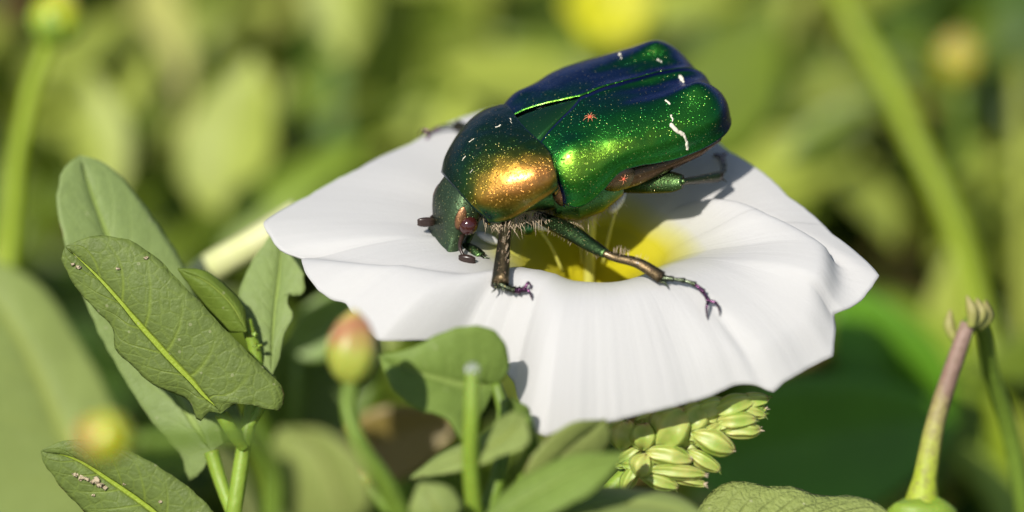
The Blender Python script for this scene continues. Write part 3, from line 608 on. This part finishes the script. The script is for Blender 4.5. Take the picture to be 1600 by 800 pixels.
l3 = leafmesh('leaf', [(384, 518, 1.2), (365, 480, 1.0), (330, 445, .8), (278, 420, 1)], [(384, 518, 1.2), (352, 516, 1.6), (330, 490, 1.7), (300, 450, 1.4), (278, 420, 1)], [(384, 518, 1.2), (380, 480, 1.8), (352, 447, 1.6), (318, 423, 1.2), (278, 420, 1)], M['leaf_small'], lp, n=24, mcols=6, cup=1.2, seed=3)
l3['label'] = 'small half folded leaf'
l4 = leafmesh('leaf', [(424, 588, 2), (425, 540, 3), (432, 470, 4), (438, 400, 5.0), (436, 350, 5.4)],
         [(424, 588, 2), (408, 575, 2.4), (398, 540, 3), (380, 505, 3.4), (373, 472, 3.8), (384, 425, 4.4), (410, 385, 5), (436, 350, 5.4)],
         [(424, 588, 2), (436, 560, 2.8), (445, 520, 3.2), (458, 492, 3.3), (448, 470, 3.6), (452, 458, 3.8), (468, 462, 3.8), (474, 415, 4.4), (462, 370, 5), (436, 350, 5.4)], M['leaf_pale'], lp, seed=4)
l4['label'] = 'nibbled pale leaf under the petal'
l5 = leafmesh('leaf', [(300, 860, -2.28), (240, 800, -2.34), (170, 750, -2.40), (110, 715, -2.46), (64, 705, -2.40)],
         [(300, 860, -2.28), (230, 850, -1.98), (160, 825, -1.92), (115, 785, -1.95), (82, 742, -2.13), (66, 716, -2.34), (64, 705, -2.40)],
         [(300, 860, -2.28), (350, 825, -2.64), (320, 785, -2.82), (262, 738, -2.88), (205, 706, -2.88), (140, 690, -2.76), (95, 690, -2.58), (64, 705, -2.40)], M['leaf_dark'], lp, seed=5, cup=.9, ripple=.4)
l5['label'] = 'darker leaf with pale crumbs on it'
for px, py, sz in ((118, 742, .22), (128, 746, .25), (136, 749, .18), (150, 752, .34), (156, 758, .26), (163, 762, .22), (195, 756, .14), (250, 784, .13), (146, 774, .13)): spot(px, py, -3.75, sz, l5)
for px, py, sz in ((113, 413, .16), (122, 417, .18), (184, 420, .14), (228, 403, .15)): spot(px, py, -2.5, sz, l2)
stem('stem', [P(384, 500, 2.2), P(400, 560, 2.4), P(392, 640, 2.4), P(381, 700, 2.2), P(366, 800, 2.0), Vector((-16.5, 3, 22)), Vector((-17, 6, -4))], [.35, .40, .42, .45, .48, .7, .9], M['stem'], lp)
for pts, rad in (([P(345, 645, 1.0), P(358, 668, 1.2), P(382, 700, 2.0)], [.42, .40, .35]), ([P(330, 705, 3), P(344, 750, 2.8), P(362, 800, 2.2)], [.45, .42, .38]), ([P(300, 860, -2), P(330, 880, 0), P(358, 870, 1.8)], [.4, .4, .4]), ([P(424, 588, 2), P(412, 625, 2.2), P(388, 668, 2.2)], [.3, .32, .3])):
    stem('petiole', pts, rad, M['stem'], lp)
for a in ((398, 522, 1.6), (404, 540, 1.5)): spot(*a, .26, lp, 'shoot_tip', 'stem')

# pale old stalk behind the left tip
o = stem('dry_stalk', [P(470, 335, 14), P(400, 378, 14), P(330, 420, 15), P(290, 455, 18), Vector((-17, 30, 20)), Vector((-16, 32, -4))], [1.0, 1.0, 1.0, .9, .8, .8], M['stem_pale'], None); tag(o, 'pale straw coloured stalk slanting behind the tall leaf', 'stalk')
# big soft leaf
bl = empty('broad_leaf'); tag(bl, 'big pale green leaf, out of focus, below the arrow shaped leaves', 'leaf')
leafmesh('blade', [(190, 900, 24), (110, 700, 25), (40, 540, 26), (-60, 400, 27)], [(190, 900, 24), (20, 900, 22), (-90, 700, 22), (-130, 520, 24), (-60, 400, 27)], [(190, 900, 24), (225, 790, 25), (195, 680, 26), (135, 550, 27), (55, 440, 27.5), (-60, 390, 27)], M['leaf_soft'], bl, seed=6)
stem('petiole', [P(190, 900, 24), Vector((-22, 26, 20)), Vector((-21, 28, -4))], [.6, .6, .8], M['stem_dark'], bl)

# buds
def bud_mat(name, g, red, rp):
    s = NT(name); sv = s.n('SeparateXYZ'); s.l(s.uv(), sv.inputs[0]); n1 = s.noise(350, 3)
    f = s.math('ADD', sv.outputs[0], s.math('MULTIPLY', s.math('SUBTRACT', n1, .5), .8))
    c = s.ramp(f, [(0.0, (0.50, 0.44, 0.10)), (.18, red), (rp, red), (min(.98, rp + .25), g), (1, g)])
    b = s.bsdf(Base_Color=c, Roughness=.4); b.inputs['Subsurface Weight'].default_value = .3; b.inputs['Subsurface Scale'].default_value = .001
    return s.done(b.outputs[0])
M['bud'] = bud_mat('reddish_bud', (0.36, 0.40, 0.06), (0.40, 0.19, 0.09), .30)
M['bud2'] = bud_mat('yellow_bud', (0.40, 0.42, 0.015), (0.36, 0.20, 0.06), .2)
M['bud3'] = bud_mat('green_bud', (0.36, 0.42, 0.012), (0.38, 0.42, 0.02), .3)
def bud(name, label, c_, ax, w_, mat, stempts, srad, smat, sep=True):
    r_ = empty(name); tag(r_, label, 'bud'); ax = Vector(ax); n = ax.normalized(); a = n.orthogonal().normalized(); b2 = n.cross(a)
    m = MB(); rows = []; uv = []
    for i in range(25):
        t = i / 24; rr = w_ * tab([(0, .02), (.06, .28), (.2, .66), (.42, .95), (.62, 1.0), (.82, .8), (.95, .45), (1, .12)], t)
        rows.append([c_ + n * (.5 - t) * 2 * ax.length + (a * math.cos(q) + b2 * math.sin(q)) * rr * (1 + .05 * math.cos(5 * q + t * 4)) for q in [2 * math.pi * k / 25 for k in range(25)]]); uv.append([(t, k / 25) for k in range(25)])
    m.grid(rows, True, uv, flip=True); m.build('bud', mat, r_)
    if sep:
        for k in range(5):
            an = k * 1.2566; dr = a * math.cos(an) + b2 * math.sin(an); sd = n.cross(dr); m = MB(); bs = c_ - n * ax.length * 1.02
            m.grid([[bs + dr * w_ * tab([(0, .15), (.3, .78), (.6, 1.04), (1, 1.02)], u) * (1 - .12 * v * v) + n * ax.length * 1.15 * u + sd * v * w_ * .55 * math.sin(math.pi * min(1, .2 + .8 * u)) for v in [-1, -.5, 0, .5, 1]] for u in [i / 7 for i in range(8)]])
            m.build('sepal', M['stem'], r_, thick=.12)
    stem('stem', stempts, srad, smat, r_); return r_
bud('flower_bud', 'plump reddish green bud standing up in front of the petal edge', P(551, 543, -17), UP * 2.05 + RT * .1, 1.36, M['bud'], [P(549, 592, -17), P(545, 640, -17), P(560, 690, -17), P(600, 750, -16), P(640, 830, -14), Vector((-3, -8, 20)), Vector((-2, -4, -4))], [.5, .42, .45, .5, .5, .6, .8], M['stem_dark'], sep=False)
bud('flower_bud', 'small yellow bud on a sideways stalk before the lower dark leaf', P(160, 682, -34), RT * -1.45 + UP * .25, 1.25, M['bud2'], [P(205, 690, -34), P(300, 686, -33), P(390, 684, -31), P(425, 730, -29), P(425, 830, -27), Vector((-12, -24, 10)), Vector((-12, -22, -4))], [.4, .42, .45, .5, .5, .6, .7], M['stem_dark'], sep=False)
# broken stem stub with a drop
cl = empty('leafy_shoot'); tag(cl, 'leafy shoot below the front petal with a cut stem holding a drop', 'plant')
leafmesh('leaf', [(775, 600, -8.5), (720, 600, -9.5), (660, 585, -10), (592, 556, -10)], [(775, 600, -8.5), (748, 660, -9.5), (722, 688, -10.5), (700, 655, -10.6), (650, 640, -10.8), (615, 610, -10.8), (592, 556, -10)], [(775, 600, -8.5), (792, 585, -8.6), (793, 548, -9), (770, 515, -9.4), (735, 508, -9.8), (690, 520, -10), (640, 545, -10), (592, 556, -10)], M['leaf_mid'], cl, seed=7)
lw_ = leafmesh('leaf', [(820, 650, -14.00), (780, 690, -13.00), (720, 715, -12.00), (640, 748, -11.00)], [(820, 650, -14.00), (830, 690, -14.00), (780, 715, -13.40), (720, 735, -12.40), (640, 748, -11.00)], [(820, 650, -14.00), (800, 645, -12.40), (745, 685, -11.20), (690, 710, -10.80), (640, 748, -11.00)], M['leaf_soft'], cl, n=30, seed=8)
leafmesh('leaf', [(800, 690, -9), (795, 650, -9), (800, 622, -9.2)], [(800, 690, -9), (778, 660, -9), (782, 632, -9), (800, 622, -9.2)], [(800, 690, -9), (824, 668, -8.6), (826, 640, -8.7), (800, 622, -9.2)], M['leaf_mid'], cl, n=16, mcols=5, seed=9)
stem('cut_stem', [P(738, 582, -14), P(737, 640, -14), P(735, 720, -13), P(745, 830, -11), Vector((0, -6, 20)), Vector((1, -4, -4))], [.34, .42, .45, .5, .6, .8], M['stem'], cl)
stem('petiole', [P(775, 600, -8.5), P(790, 660, -9), P(780, 740, -10), P(748, 830, -11)], [.3, .4, .45, .5], M['stem_dark'], cl)
stem('petiole', [P(820, 650, -12), P(832, 700, -11), P(800, 790, -10.5), P(748, 850, -11)], [.35, .4, .45, .5], M['stem_dark'], cl)
s = NT('water'); b = s.bsdf(Base_Color=(0.95, 0.97, 0.98), Roughness=.03, IOR=1.33); b.inputs['Transmission Weight'].default_value = .85; M['water'] = s.done(b.outputs[0])
m = MB(); m.ell(P(738, 578, -14), (RT * .38, FW * .38, UP * .42), 14, 10); d_ = m.build('water_drop', M['water']); tag(d_, 'clear droplet on the end of the cut green stem', 'droplet')

# soft leaves along the lower edge
def softleaf(label, mid, left, right, mat, foot, seed=0, name='leaf_blade', srad=.45):
    r_ = empty(name); tag(r_, label, 'leaf'); leafmesh('blade', mid, left, right, mat, r_, n=26, mcols=6, seed=seed); stem('petiole', [P(*mid[0]), P(*mid[0]).lerp(Vector(foot), .5) + Vector((0, 2, 3)), Vector(foot)], srad, M['stem_dark'], r_); return r_
softleaf('pale rounded leaf beneath the reddish bud', [(540, 830, -27), (520, 760, -28), (490, 700, -28), (440, 668, -27)], [(540, 830, -27), (470, 830, -26), (430, 770, -26), (420, 710, -26), (440, 668, -27)], [(540, 830, -27), (580, 780, -29), (560, 715, -29.5), (510, 675, -29), (440, 668, -27)], M['leaf_grey'], (-9, -14, -4), 11)
softleaf('upright green leaf below the yellow bud stalk', [(480, 900, -25), (470, 820, -25), (455, 740, -24)], [(480, 900, -25), (420, 850, -24), (428, 780, -24), (455, 740, -24)], [(480, 900, -25), (530, 850, -25), (505, 770, -24.5), (455, 740, -24)], M['leaf_soft'], (-13, -20, -4), 12)
softleaf('greyish leaf with rolled edge touching the petal bottom', [(840, 780, -12), (860, 730, -12.5), (900, 690, -12), (945, 655, -11)], [(840, 780, -12), (820, 740, -13), (845, 695, -13), (890, 662, -12.5), (945, 655, -11)], [(840, 780, -12), (905, 760, -11), (935, 715, -10.6), (952, 680, -10.6), (945, 655, -11)], M['leaf_grey'], (2, -7, -4), 13)
softleaf('narrow green leaf slanting up to the greenish seed head', [(740, 830, -15.00), (820, 780, -15.00), (900, 735, -16.00), (980, 708, -18.00)], [(740, 830, -15.00), (800, 760, -14.00), (880, 715, -15.00), (980, 708, -18.00)], [(740, 830, -15.00), (850, 810, -16.00), (930, 765, -17.00), (980, 708, -18.00)], M['leaf_mid'], (-3, -10, -28.00), 14)
softleaf('arched bright leaf along the lower edge under the seed head', [(780, 850, -15.00), (880, 800, -14.00), (990, 785, -14.00), (1110, 812, -15.00)], [(780, 850, -15.00), (840, 790, -12.50), (900, 765, -12.00), (990, 762, -12.00), (1060, 775, -13.00), (1110, 812, -15.00)], [(780, 850, -15.00), (880, 860, -17.00), (990, 860, -17.00), (1110, 812, -15.00)], M['leaf_soft'], (0, -10, -25.00), 15)
lr = softleaf('rough wrinkled leaf with a ragged edge below the dark gap', [(1060, 860, -5.00), (1180, 830, -4.50), (1290, 815, -4.50), (1420, 830, -5.50)], [(1060, 860, -5.00), (1090, 800, -3.00), (1115, 764, -2.60), (1150, 752, -2.60), (1180, 758, -2.60), (1205, 762, -2.70), (1240, 762, -2.70), (1270, 774, -2.80), (1320, 776, -3.00), (1350, 780, -3.40), (1420, 830, -5.50)], [(1060, 860, -5.00), (1180, 900, -7.00), (1300, 890, -7.00), (1420, 830, -5.50)], leaf_mat('wrinkled_leaf', (0.29, 0.35, 0.10), (0.36, 0.42, 0.14), trans=.25, veins=12, bumpy=.6, spots=.6), (10, -4, -5.00), 16)
softleaf('small dull leaf low between bud stem and cut stem', [(690, 830, -15), (680, 790, -15.5), (655, 755, -15)], [(690, 830, -15), (640, 800, -15), (655, 755, -15)], [(690, 830, -15), (720, 790, -15), (700, 760, -15), (655, 755, -15)], M['leaf_soft'], (-4, -9, -4), 17)
bud('flower_bud', 'tiny pinkish bud low beside the bud stem', P(572, 745, -15), UP * .55 + RT * -.25, .5, M['bud'], [P(578, 760, -15), P(600, 790, -15), P(630, 850, -14), Vector((-3.6, -8.5, 18)), Vector((-3, -6, -4))], [.25, .3, .35, .5, .6], M['stem_dark'], sep=False)

# ------------------------------------------------------------------ seed head under the petal
def floret_mat():
    s = NT('floret'); sv = s.n('SeparateXYZ'); s.l(s.uv(), sv.inputs[0]); n1 = s.noise(700, 3)
    rib = s.math('ABSOLUTE', s.math('SINE', s.math('MULTIPLY', sv.outputs[1], 18.85)))
    c = s.mix(rib, (0.40, 0.50, 0.10), (0.26, 0.36, 0.05)); c = s.mix(s.math('MULTIPLY_ADD', n1, 2.4, -1.0, True), c, (0.55, 0.50, 0.16))
    c = s.mix(s.math('MULTIPLY_ADD', sv.outputs[0], -5, 1.0, True), c, (0.62, 0.42, 0.22))
    b = s.bsdf(Base_Color=c, Roughness=.45, Normal=s.bump(rib, .06)); b.inputs['Subsurface Weight'].default_value = .25; b.inputs['Subsurface Scale'].default_value = .0008
    return s.done(b.outputs[0])
M['floret'] = floret_mat()
sh = empty('seed_head'); tag(sh, 'yellowish green knobbly seed head hanging under the front petal', 'seed head')
stem('stalk', [P(1170, 625, -1.6), P(1100, 670, -1.2), P(1030, 700, -1.2), P(960, 760, -2), Vector((5, -6, 20)), Vector((5, -4, -4))], [.2, .35, .45, .5, .6, .8], M['stem'], sh)
rnd = random.Random(5)
FL = [(975, 680, 20, 26, 80, -5), (1005, 682, 18, 28, 85, -5.5), (1050, 670, 32, 36, 60, -5.4), (1085, 655, 26, 26, 50, -5.2), (1110, 640, 26, 20, 20, -5.2), (1145, 635, 32, 18, 15, -5.5), (1175, 628, 24, 15, 10, -5.2), (1150, 658, 28, 16, 5, -5.8), (1160, 672, 26, 14, 0, -5.6),
      (1115, 690, 30, 19, -25, -6), (1045, 712, 32, 17, -10, -6), (1100, 720, 26, 13, -32, -5.8), (1060, 738, 40, 13, -5, -6.2), (1005, 727, 17, 20, 70, -6), (1030, 752, 26, 13, -20, -6), (1075, 750, 26, 10, -15, -5.8), (985, 745, 24, 12, 60, -5.6), (1080, 695, 18, 14, -20, -5), (1015, 655, 20, 14, 20, -4.6), (1180, 645, 18, 12, 20, -5.1), (1045, 692, 16, 14, 10, -4.8), (960, 660, 16, 20, 80, -4.6), (1130, 665, 20, 14, 10, -5.0), (1125, 648, 18, 13, 30, -4.7)]
for k in range(22):
    u = rnd.random(); FL.append((lerp(970, 1180, u) + rnd.uniform(-12, 12), lerp(705, 640, u) + rnd.uniform(-32, 34) * (1 - .5 * u), rnd.uniform(14, 24), rnd.uniform(9, 14), rnd.uniform(-45, 45), rnd.uniform(-5.9, -4.6)))
for px, py, a_, b2, an, d in FL:
    d += 2.4; c_ = P(px, py, d); q = R(an); ax = RT * math.cos(q) + UP * math.sin(q); pr = -RT * math.sin(q) + UP * math.cos(q); la = a_ / PXMM; lb = b2 / PXMM
    m = MB(); m.ell(c_, (pr * lb, FW * lb, ax * la * 1.12), 24, 12, 1.35); m.v = [c_ + (v - c_) * (1 + .07 * math.cos(6 * math.atan2((v - c_).dot(FW), (v - c_).dot(pr)))) for v in m.v]; m.v = [v + Vector((nz(v, 1.3), nz(v + Vector((9, 0, 0)), 1.3), 0)) * .16 for v in m.v]; fo = m.build('floret', M['floret'], sh)
    m = MB(); e = c_ + ax * la * .92
    for k in range(4):
        dv = (ax + pr * rnd.uniform(-.8, .8) + FW * rnd.uniform(-.8, .4)).normalized(); m.tube([e, e + dv * rnd.uniform(.2, .42)], [.08, .02], 5, 2)
    m.build('tip', M['debris'] if rnd.random() < .35 else M['floret'], fo)

# ------------------------------------------------------------------ forked dry stalk
fk = empty('forked_stalk'); tag(fk, 'forked stalk browned at the top with a green joint at its foot', 'stalk')
stem('stem', [P(1513, 505, 6), P(1490, 570, 6), P(1462, 660, 5.6), P(1446, 745, 5), P(1438, 800, 5), Vector((22, 6, 20)), Vector((22, 8, -4))], [.46, .52, .58, .72, 1.05, .9, .9], M['stem_brown'], fk)
stem('branch', [P(1513, 505, 6), P(1532, 510, 8), P(1548, 580, 11), P(1575, 660, 14), P(1600, 790, 17), Vector((31, 22, -3))], [.40, .45, .52, .55, .55, .55], M['stem_dark'], fk)
for a_, b_, c_ in (((1522, 510, 6), (1534, 490, 6), (1526, 466, 6)), ((1518, 510, 5.6), (1520, 488, 5.4), (1511, 462, 5.4)), ((1528, 512, 6.4), (1542, 498, 6.6), (1540, 470, 7)), ((1500, 540, 6.6), (1484, 512, 6.6), (1485, 484, 6.6))):
    stem('dry_sepal', [P(*a_), P(*b_), P(*c_)], [.26, .34, .07], M['sepal_dry'], fk)
m = MB(); m.ell(P(1438, 803, 4.6), (RT * 2.0, FW * 1.3, UP * 1.0), 18, 12); m.v = [v + Vector((nz(v, .9), 0, nz(v, 1.1))) * .35 for v in m.v]; m.build('joint', M['stem'], fk)

# ------------------------------------------------------------------ weeds behind, out of focus
BG = {}
def bm(col, trans=.35):
    col = (min(.7, col[0] * 1.25), min(.7, col[1] * 1.33), col[2] * .8); k = tuple(col) + (trans,)
    if k not in BG: BG[k] = plain_leaf('weed_leaf_%d' % len(BG), col, trans)
    return BG[k]
def weed(name, label, px, py, d, ln, wd, ang, col, cat='leaf', lean=0.35, group=None, trans=.35, curl=.2, foot=True):
    """one soft leaf behind the flower: centre pixel, depth, length and width in pixels, angle of its axis in the picture"""
    d = min(108, d * 1.3) if d > 48 else d; k = (DIST + d) / DIST; c_ = P(px, py, d); q = R(ang); ax = (RT * math.cos(q) + UP * math.sin(q)); pr = (-RT * math.sin(q) + UP * math.cos(q)); ax = (ax + FW * lean * math.sin(q)).normalized()
    nrm = ax.cross(pr).normalized(); nrm = -nrm if nrm.dot(FW) > 0 else nrm
    la = ln / PXMM * k / 2; wa = wd / PXMM * k / 2; m = MB(); rows = []; N_ = 18
    for i in range(N_ + 1):
        t = i / N_; wv = wa * tab([(0, .12), (.15, .75), (.4, 1), (.7, .8), (.9, .4), (1, .03)], t)
        rows.append([c_ + ax * la * (2 * t - 1) + pr * wv * v + nrm * (-.35 * wv * (1 - abs(v)) - curl * la * (2 * t - 1) ** 2) for v in [-1, -.75, -.5, -.25, 0, .25, .5, .75, 1]])
    m.grid(rows)
    if foot:
        b0 = c_ - ax * la - nrm * curl * la; g_ = Vector((b0.x * .95, b0.y + 6, -4)); m.tube([b0 + ax * .5, b0.lerp(g_, .4) + (-ax) * la * .3, g_], [.1, .5, .7], 6, 8)
    o = m.build(name, bm(col, trans), None, thick=.3); return tag(o, label, cat, group)
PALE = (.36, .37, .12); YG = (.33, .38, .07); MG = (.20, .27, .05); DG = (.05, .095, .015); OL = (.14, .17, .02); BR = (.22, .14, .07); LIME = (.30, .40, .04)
weed('broad_leaf', 'pale straw green upright leaf behind the tall bindweed leaf', 248, 60, 70, 330, 95, 95, (.40, .38, .17))
weed('broad_leaf', 'narrow pale green leaf slanting behind the tall leaf tip', 196, 175, 60, 260, 48, 72, (.34, .37, .10))
weed('broad_leaf', 'wide yellowish leaf above the dry stalk', 395, 90, 85, 330, 135, 82, PALE)
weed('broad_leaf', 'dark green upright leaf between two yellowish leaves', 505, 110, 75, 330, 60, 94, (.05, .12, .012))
weed('broad_leaf', 'pale round leaf over the far petal rim', 612, 130, 80, 230, 150, 80, YG)
weed('broad_leaf', 'light green leaf top beside the beetle shield', 765, 130, 95, 320, 200, 70, MG)
weed('broad_leaf', 'pale green leaf high above the far petal rim', 590, 5, 100, 200, 130, 20, (.30, .34, .10))
weed('broad_leaf', 'shaded olive leaf behind the wing cases', 700, 40, 100, 220, 70, 60, OL)
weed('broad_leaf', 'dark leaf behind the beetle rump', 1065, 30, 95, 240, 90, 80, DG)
weed('broad_leaf', 'pale leaf slanting up from the beetle rump', 1170, 75, 80, 300, 85, 48, (.35, .37, .12))
weed('broad_leaf', 'soft grey green leaf lying across the diagonal stem', 1290, 140, 90, 330, 110, 4, (.18, .25, .08))
weed('broad_leaf', 'bright lime leaf above the sloping petal edge', 1250, 240, 75, 210, 150, 20, LIME)
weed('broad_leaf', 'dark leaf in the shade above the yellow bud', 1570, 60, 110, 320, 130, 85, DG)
weed('broad_leaf', 'dull olive leaf behind the petal slope', 1340, 265, 95, 200, 90, 30, (.20, .19, .05))
weed('broad_leaf', 'pale yellow green leaf below the yellow bud', 1470, 265, 80, 220, 90, 25, (.30, .33, .08))
weed('broad_leaf', 'olive leaf beside the flower tip', 1450, 355, 95, 240, 90, 5, (.10, .14, .015))
weed('broad_leaf', 'bright leaf just beyond the flower tip', 1410, 420, 80, 190, 100, 15, (.22, .30, .03))
weed('broad_leaf', 'yellow green leaf behind the forked stalk', 1575, 325, 70, 200, 95, 20, YG)
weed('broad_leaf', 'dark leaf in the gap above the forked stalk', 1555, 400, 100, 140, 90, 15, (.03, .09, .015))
weed('broad_leaf', 'deep green shaded leaf behind the seed head', 1290, 700, 40, 420, 240, 12, (.10, .24, .03), lean=-.2)
weed('broad_leaf', 'deep green shaded leaf under the flower tip', 1390, 580, 45, 300, 170, 120, (.11, .25, .02), lean=-.2)
weed('broad_leaf', 'brown withered leaf under the front petal corner', 1310, 655, 46, 280, 60, -28, (.22, .13, .05), lean=0)
weed('broad_leaf', 'yellowish round leaf behind the long green stem', 70, 205, 85, 180, 120, 80, YG)
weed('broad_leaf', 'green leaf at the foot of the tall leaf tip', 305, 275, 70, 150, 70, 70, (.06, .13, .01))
weed('broad_leaf', 'olive yellow leaf above the dry stalk bend', 385, 250, 80, 260, 90, 50, (.30, .32, .06))
weed('broad_leaf', 'tan withered leaf behind the far petal rim', 475, 195, 78, 150, 80, 95, (.27, .18, .09))
weed('broad_leaf', 'green leaf slanting up behind the left petal tip', 450, 300, 50, 330, 70, 38, (.20, .27, .04))
weed('broad_leaf', 'shadowy olive leaf behind the reddish bud', 500, 600, 30, 330, 190, 65, (.09, .14, .012), lean=0)
weed('broad_leaf', 'soft mid green leaf behind the nibbled leaf', 520, 500, 25, 170, 90, 40, (.19, .27, .09), lean=0)
weed('broad_leaf', 'brown withered leaf under the leafy shoot', 620, 690, 25, 200, 120, 20, (.24, .17, .07), lean=-.3)
weed('broad_leaf', 'pale leaf at the picture top between yellow leaves', 330, 20, 105, 180, 90, 70, (.24, .28, .06))
weed('broad_leaf', 'olive leaf behind the long green stem foot', 85, 340, 70, 240, 120, 75, (.09, .13, .012))
weed('broad_leaf', 'brownish dry leaf in the top corner behind the green bud', 25, 30, 100, 160, 90, 80, (.20, .12, .06))
weed('broad_leaf', 'lime leaf under the top of the diagonal stem', 1400, 60, 110, 200, 90, 60, (.06, .11, .012))
# long blade arching behind the forked stalk
def blade(label, pts, wid, col, d):
    m = MB(); q = arc([P(*p) for p in pts], 30); rows = []
    for i, p in enumerate(q):
        t = (q[min(30, i + 1)] - q[max(0, i - 1)]).normalized(); sd = t.cross(FW).normalized(); wv = wid * (1 - .6 * abs(i / 30 - .45) ** 2 * 3) / 2
        rows.append([p + sd * wv * v + FW * .3 * abs(v) for v in (-1, -.5, 0, .5, 1)])
    m.grid(rows); o = m.build('grass_blade', bm(col), None, thick=.3); return tag(o, label, 'blade')
blade('broad bright grass blade arching behind the forked stalk', [(1290, 520, 66), (1360, 505, 64), (1440, 540, 60), (1510, 640, 56), (1570, 760, 52), (1600, 900, 46)], 4.2, (.22, .30, .04), 0)
blade('narrow pale blade beside the forked stalk', [(1480, 700, 44), (1540, 740, 42), (1600, 830, 38), (1640, 1000, 30)], 2.6, (.24, .31, .07), 0)
blade('thin grass blade at the edge behind the yellow leaf', [(1590, 100, 60), (1597, 260, 58), (1600, 420, 55), (1605, 900, 45)], 1.4, (.24, .26, .05), 0)
o = bud('flower_bud', 'yellow green bud nodding on a tall soft stem', P(90, 25, 38), UP * 1.9 + RT * .5, 1.7, M['bud3'], [P(75, 70, 38), P(52, 130, 38), P(32, 220, 38), P(15, 390, 38), P(0, 640, 36), Vector((-36, 28, -4))], [.55, .55, .55, .55, .6, .7], stem_mat('lime_stem', (0.22, 0.30, 0.005), (0.24, 0.33, 0.008)), sep=True)
o = bud('flower_bud', 'dull yellow bud beyond the diagonal stem', P(1498, 90, 70), UP * 2.0, 1.7, bud_mat('ochre_bud', (.36, .34, .03), (.42, .33, .08), .3), [P(1500, 140, 70), P(1510, 300, 72), P(1520, 520, 70), Vector((37, 60, -4))], [.5, .5, .5, .6], M['stem_dark'], sep=False)
o = stem('green_stem', [P(1290, -60, 62), P(1330, 30, 62), P(1390, 130, 60), P(1430, 220, 58), P(1480, 320, 56), P(1560, 620, 50), Vector((38, 44, -4))], [.8, .8, .85, .85, .85, .9, 1.], stem_mat('olive_lime_stem', (0.18, 0.24, 0.004), (0.20, 0.27, 0.006)), None); tag(o, 'thick olive stem running diagonally behind the petal slope', 'stem')
yf = empty('yellow_flower'); tag(yf, 'bright yellow blossom above the beetle wing cases', 'flower')
M['yellow'] = simple('yellow_petal', (0.47, 0.46, 0.003), .5, var=.08, nscale=200)
c_ = P(952, 8, 78)
for k in range(6):
    an = k * 1.047; m = MB(); dr = RT * math.cos(an) + UP * math.sin(an) * .9 + FW * math.sin(an) * .3; sd = dr.cross(FW).normalized()
    m.grid([[c_ + dr * (.3 + 3.1 * u) + sd * v * 1.7 * math.sin(math.pi * (.12 + .82 * u)) - FW * (.8 * u * u) for v in (-1, -.5, 0, .5, 1)] for u in [i / 8 for i in range(9)]]); m.build('petal', M['yellow'], yf, thick=.2)
m = MB(); m.ell(c_ - FW * .4, (RT * .8, UP * .8, FW * .6), 10, 8); m.build('centre', M['yellow'], yf)
stem('stem', [c_ + FW * .3, P(960, 200, 84), P(965, 420, 86), Vector((7.5, 74, -4))], [.5, .6, .6, .7], M['stem_dark'], yf)

rnd = random.Random(77)
for k in range(16):
    x = (-34 + 70 * k / 15) + rnd.uniform(-2, 2); y = rnd.uniform(62, 110); h = rnd.uniform(22, 40); ln = rnd.uniform(-10, 10)
    m = MB(); q = [Vector((x + ln * u * u, y + 3 * u, -3 + h * u)) for u in [i / 12 for i in range(13)]]
    m.grid([[p + Vector((.55 * v * (1 - .85 * i / 12), .15 * abs(v), 0)) for v in (-1, 0, 1)] for i, p in enumerate(q)])
    o = m.build('grass_blade', bm(((.20, .26, .04), (.12, .19, .02), (.34, .30, .14))[k % 3]), None, thick=.12); tag(o, 'thin blurred grass blade standing among the weeds behind the flower', 'grass blade', 'thin grass blades among the weeds')

# ------------------------------------------------------------------ undergrowth: uncountable weed leaves on the soil
rnd = random.Random(21)
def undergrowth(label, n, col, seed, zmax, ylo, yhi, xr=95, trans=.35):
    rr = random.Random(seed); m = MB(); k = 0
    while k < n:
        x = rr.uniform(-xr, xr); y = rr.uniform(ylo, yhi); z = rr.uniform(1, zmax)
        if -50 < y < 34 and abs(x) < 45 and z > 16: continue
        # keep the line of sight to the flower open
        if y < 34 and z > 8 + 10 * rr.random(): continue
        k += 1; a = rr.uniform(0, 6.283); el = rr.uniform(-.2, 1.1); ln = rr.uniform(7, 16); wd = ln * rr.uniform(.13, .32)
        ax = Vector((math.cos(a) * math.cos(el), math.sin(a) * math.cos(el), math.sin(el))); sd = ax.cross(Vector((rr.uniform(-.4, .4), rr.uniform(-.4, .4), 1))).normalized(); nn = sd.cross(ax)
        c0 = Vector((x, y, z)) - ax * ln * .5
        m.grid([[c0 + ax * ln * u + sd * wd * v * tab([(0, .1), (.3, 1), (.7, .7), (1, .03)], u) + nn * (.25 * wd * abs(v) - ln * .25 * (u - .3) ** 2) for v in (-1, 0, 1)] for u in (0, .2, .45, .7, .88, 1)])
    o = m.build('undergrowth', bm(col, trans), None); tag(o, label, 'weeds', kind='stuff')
undergrowth('low olive green weeds covering the earth', 1500, (.12, .16, .02), 1, 34, -120, 230)
undergrowth('pale yellow green weed leaves scattered over the earth', 650, (.30, .33, .08), 2, 36, -120, 230)
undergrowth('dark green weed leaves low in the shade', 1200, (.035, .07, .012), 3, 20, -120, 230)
undergrowth('dry tan leaves and straw lying on the earth', 300, (.26, .18, .09), 4, 14, 30, 230)
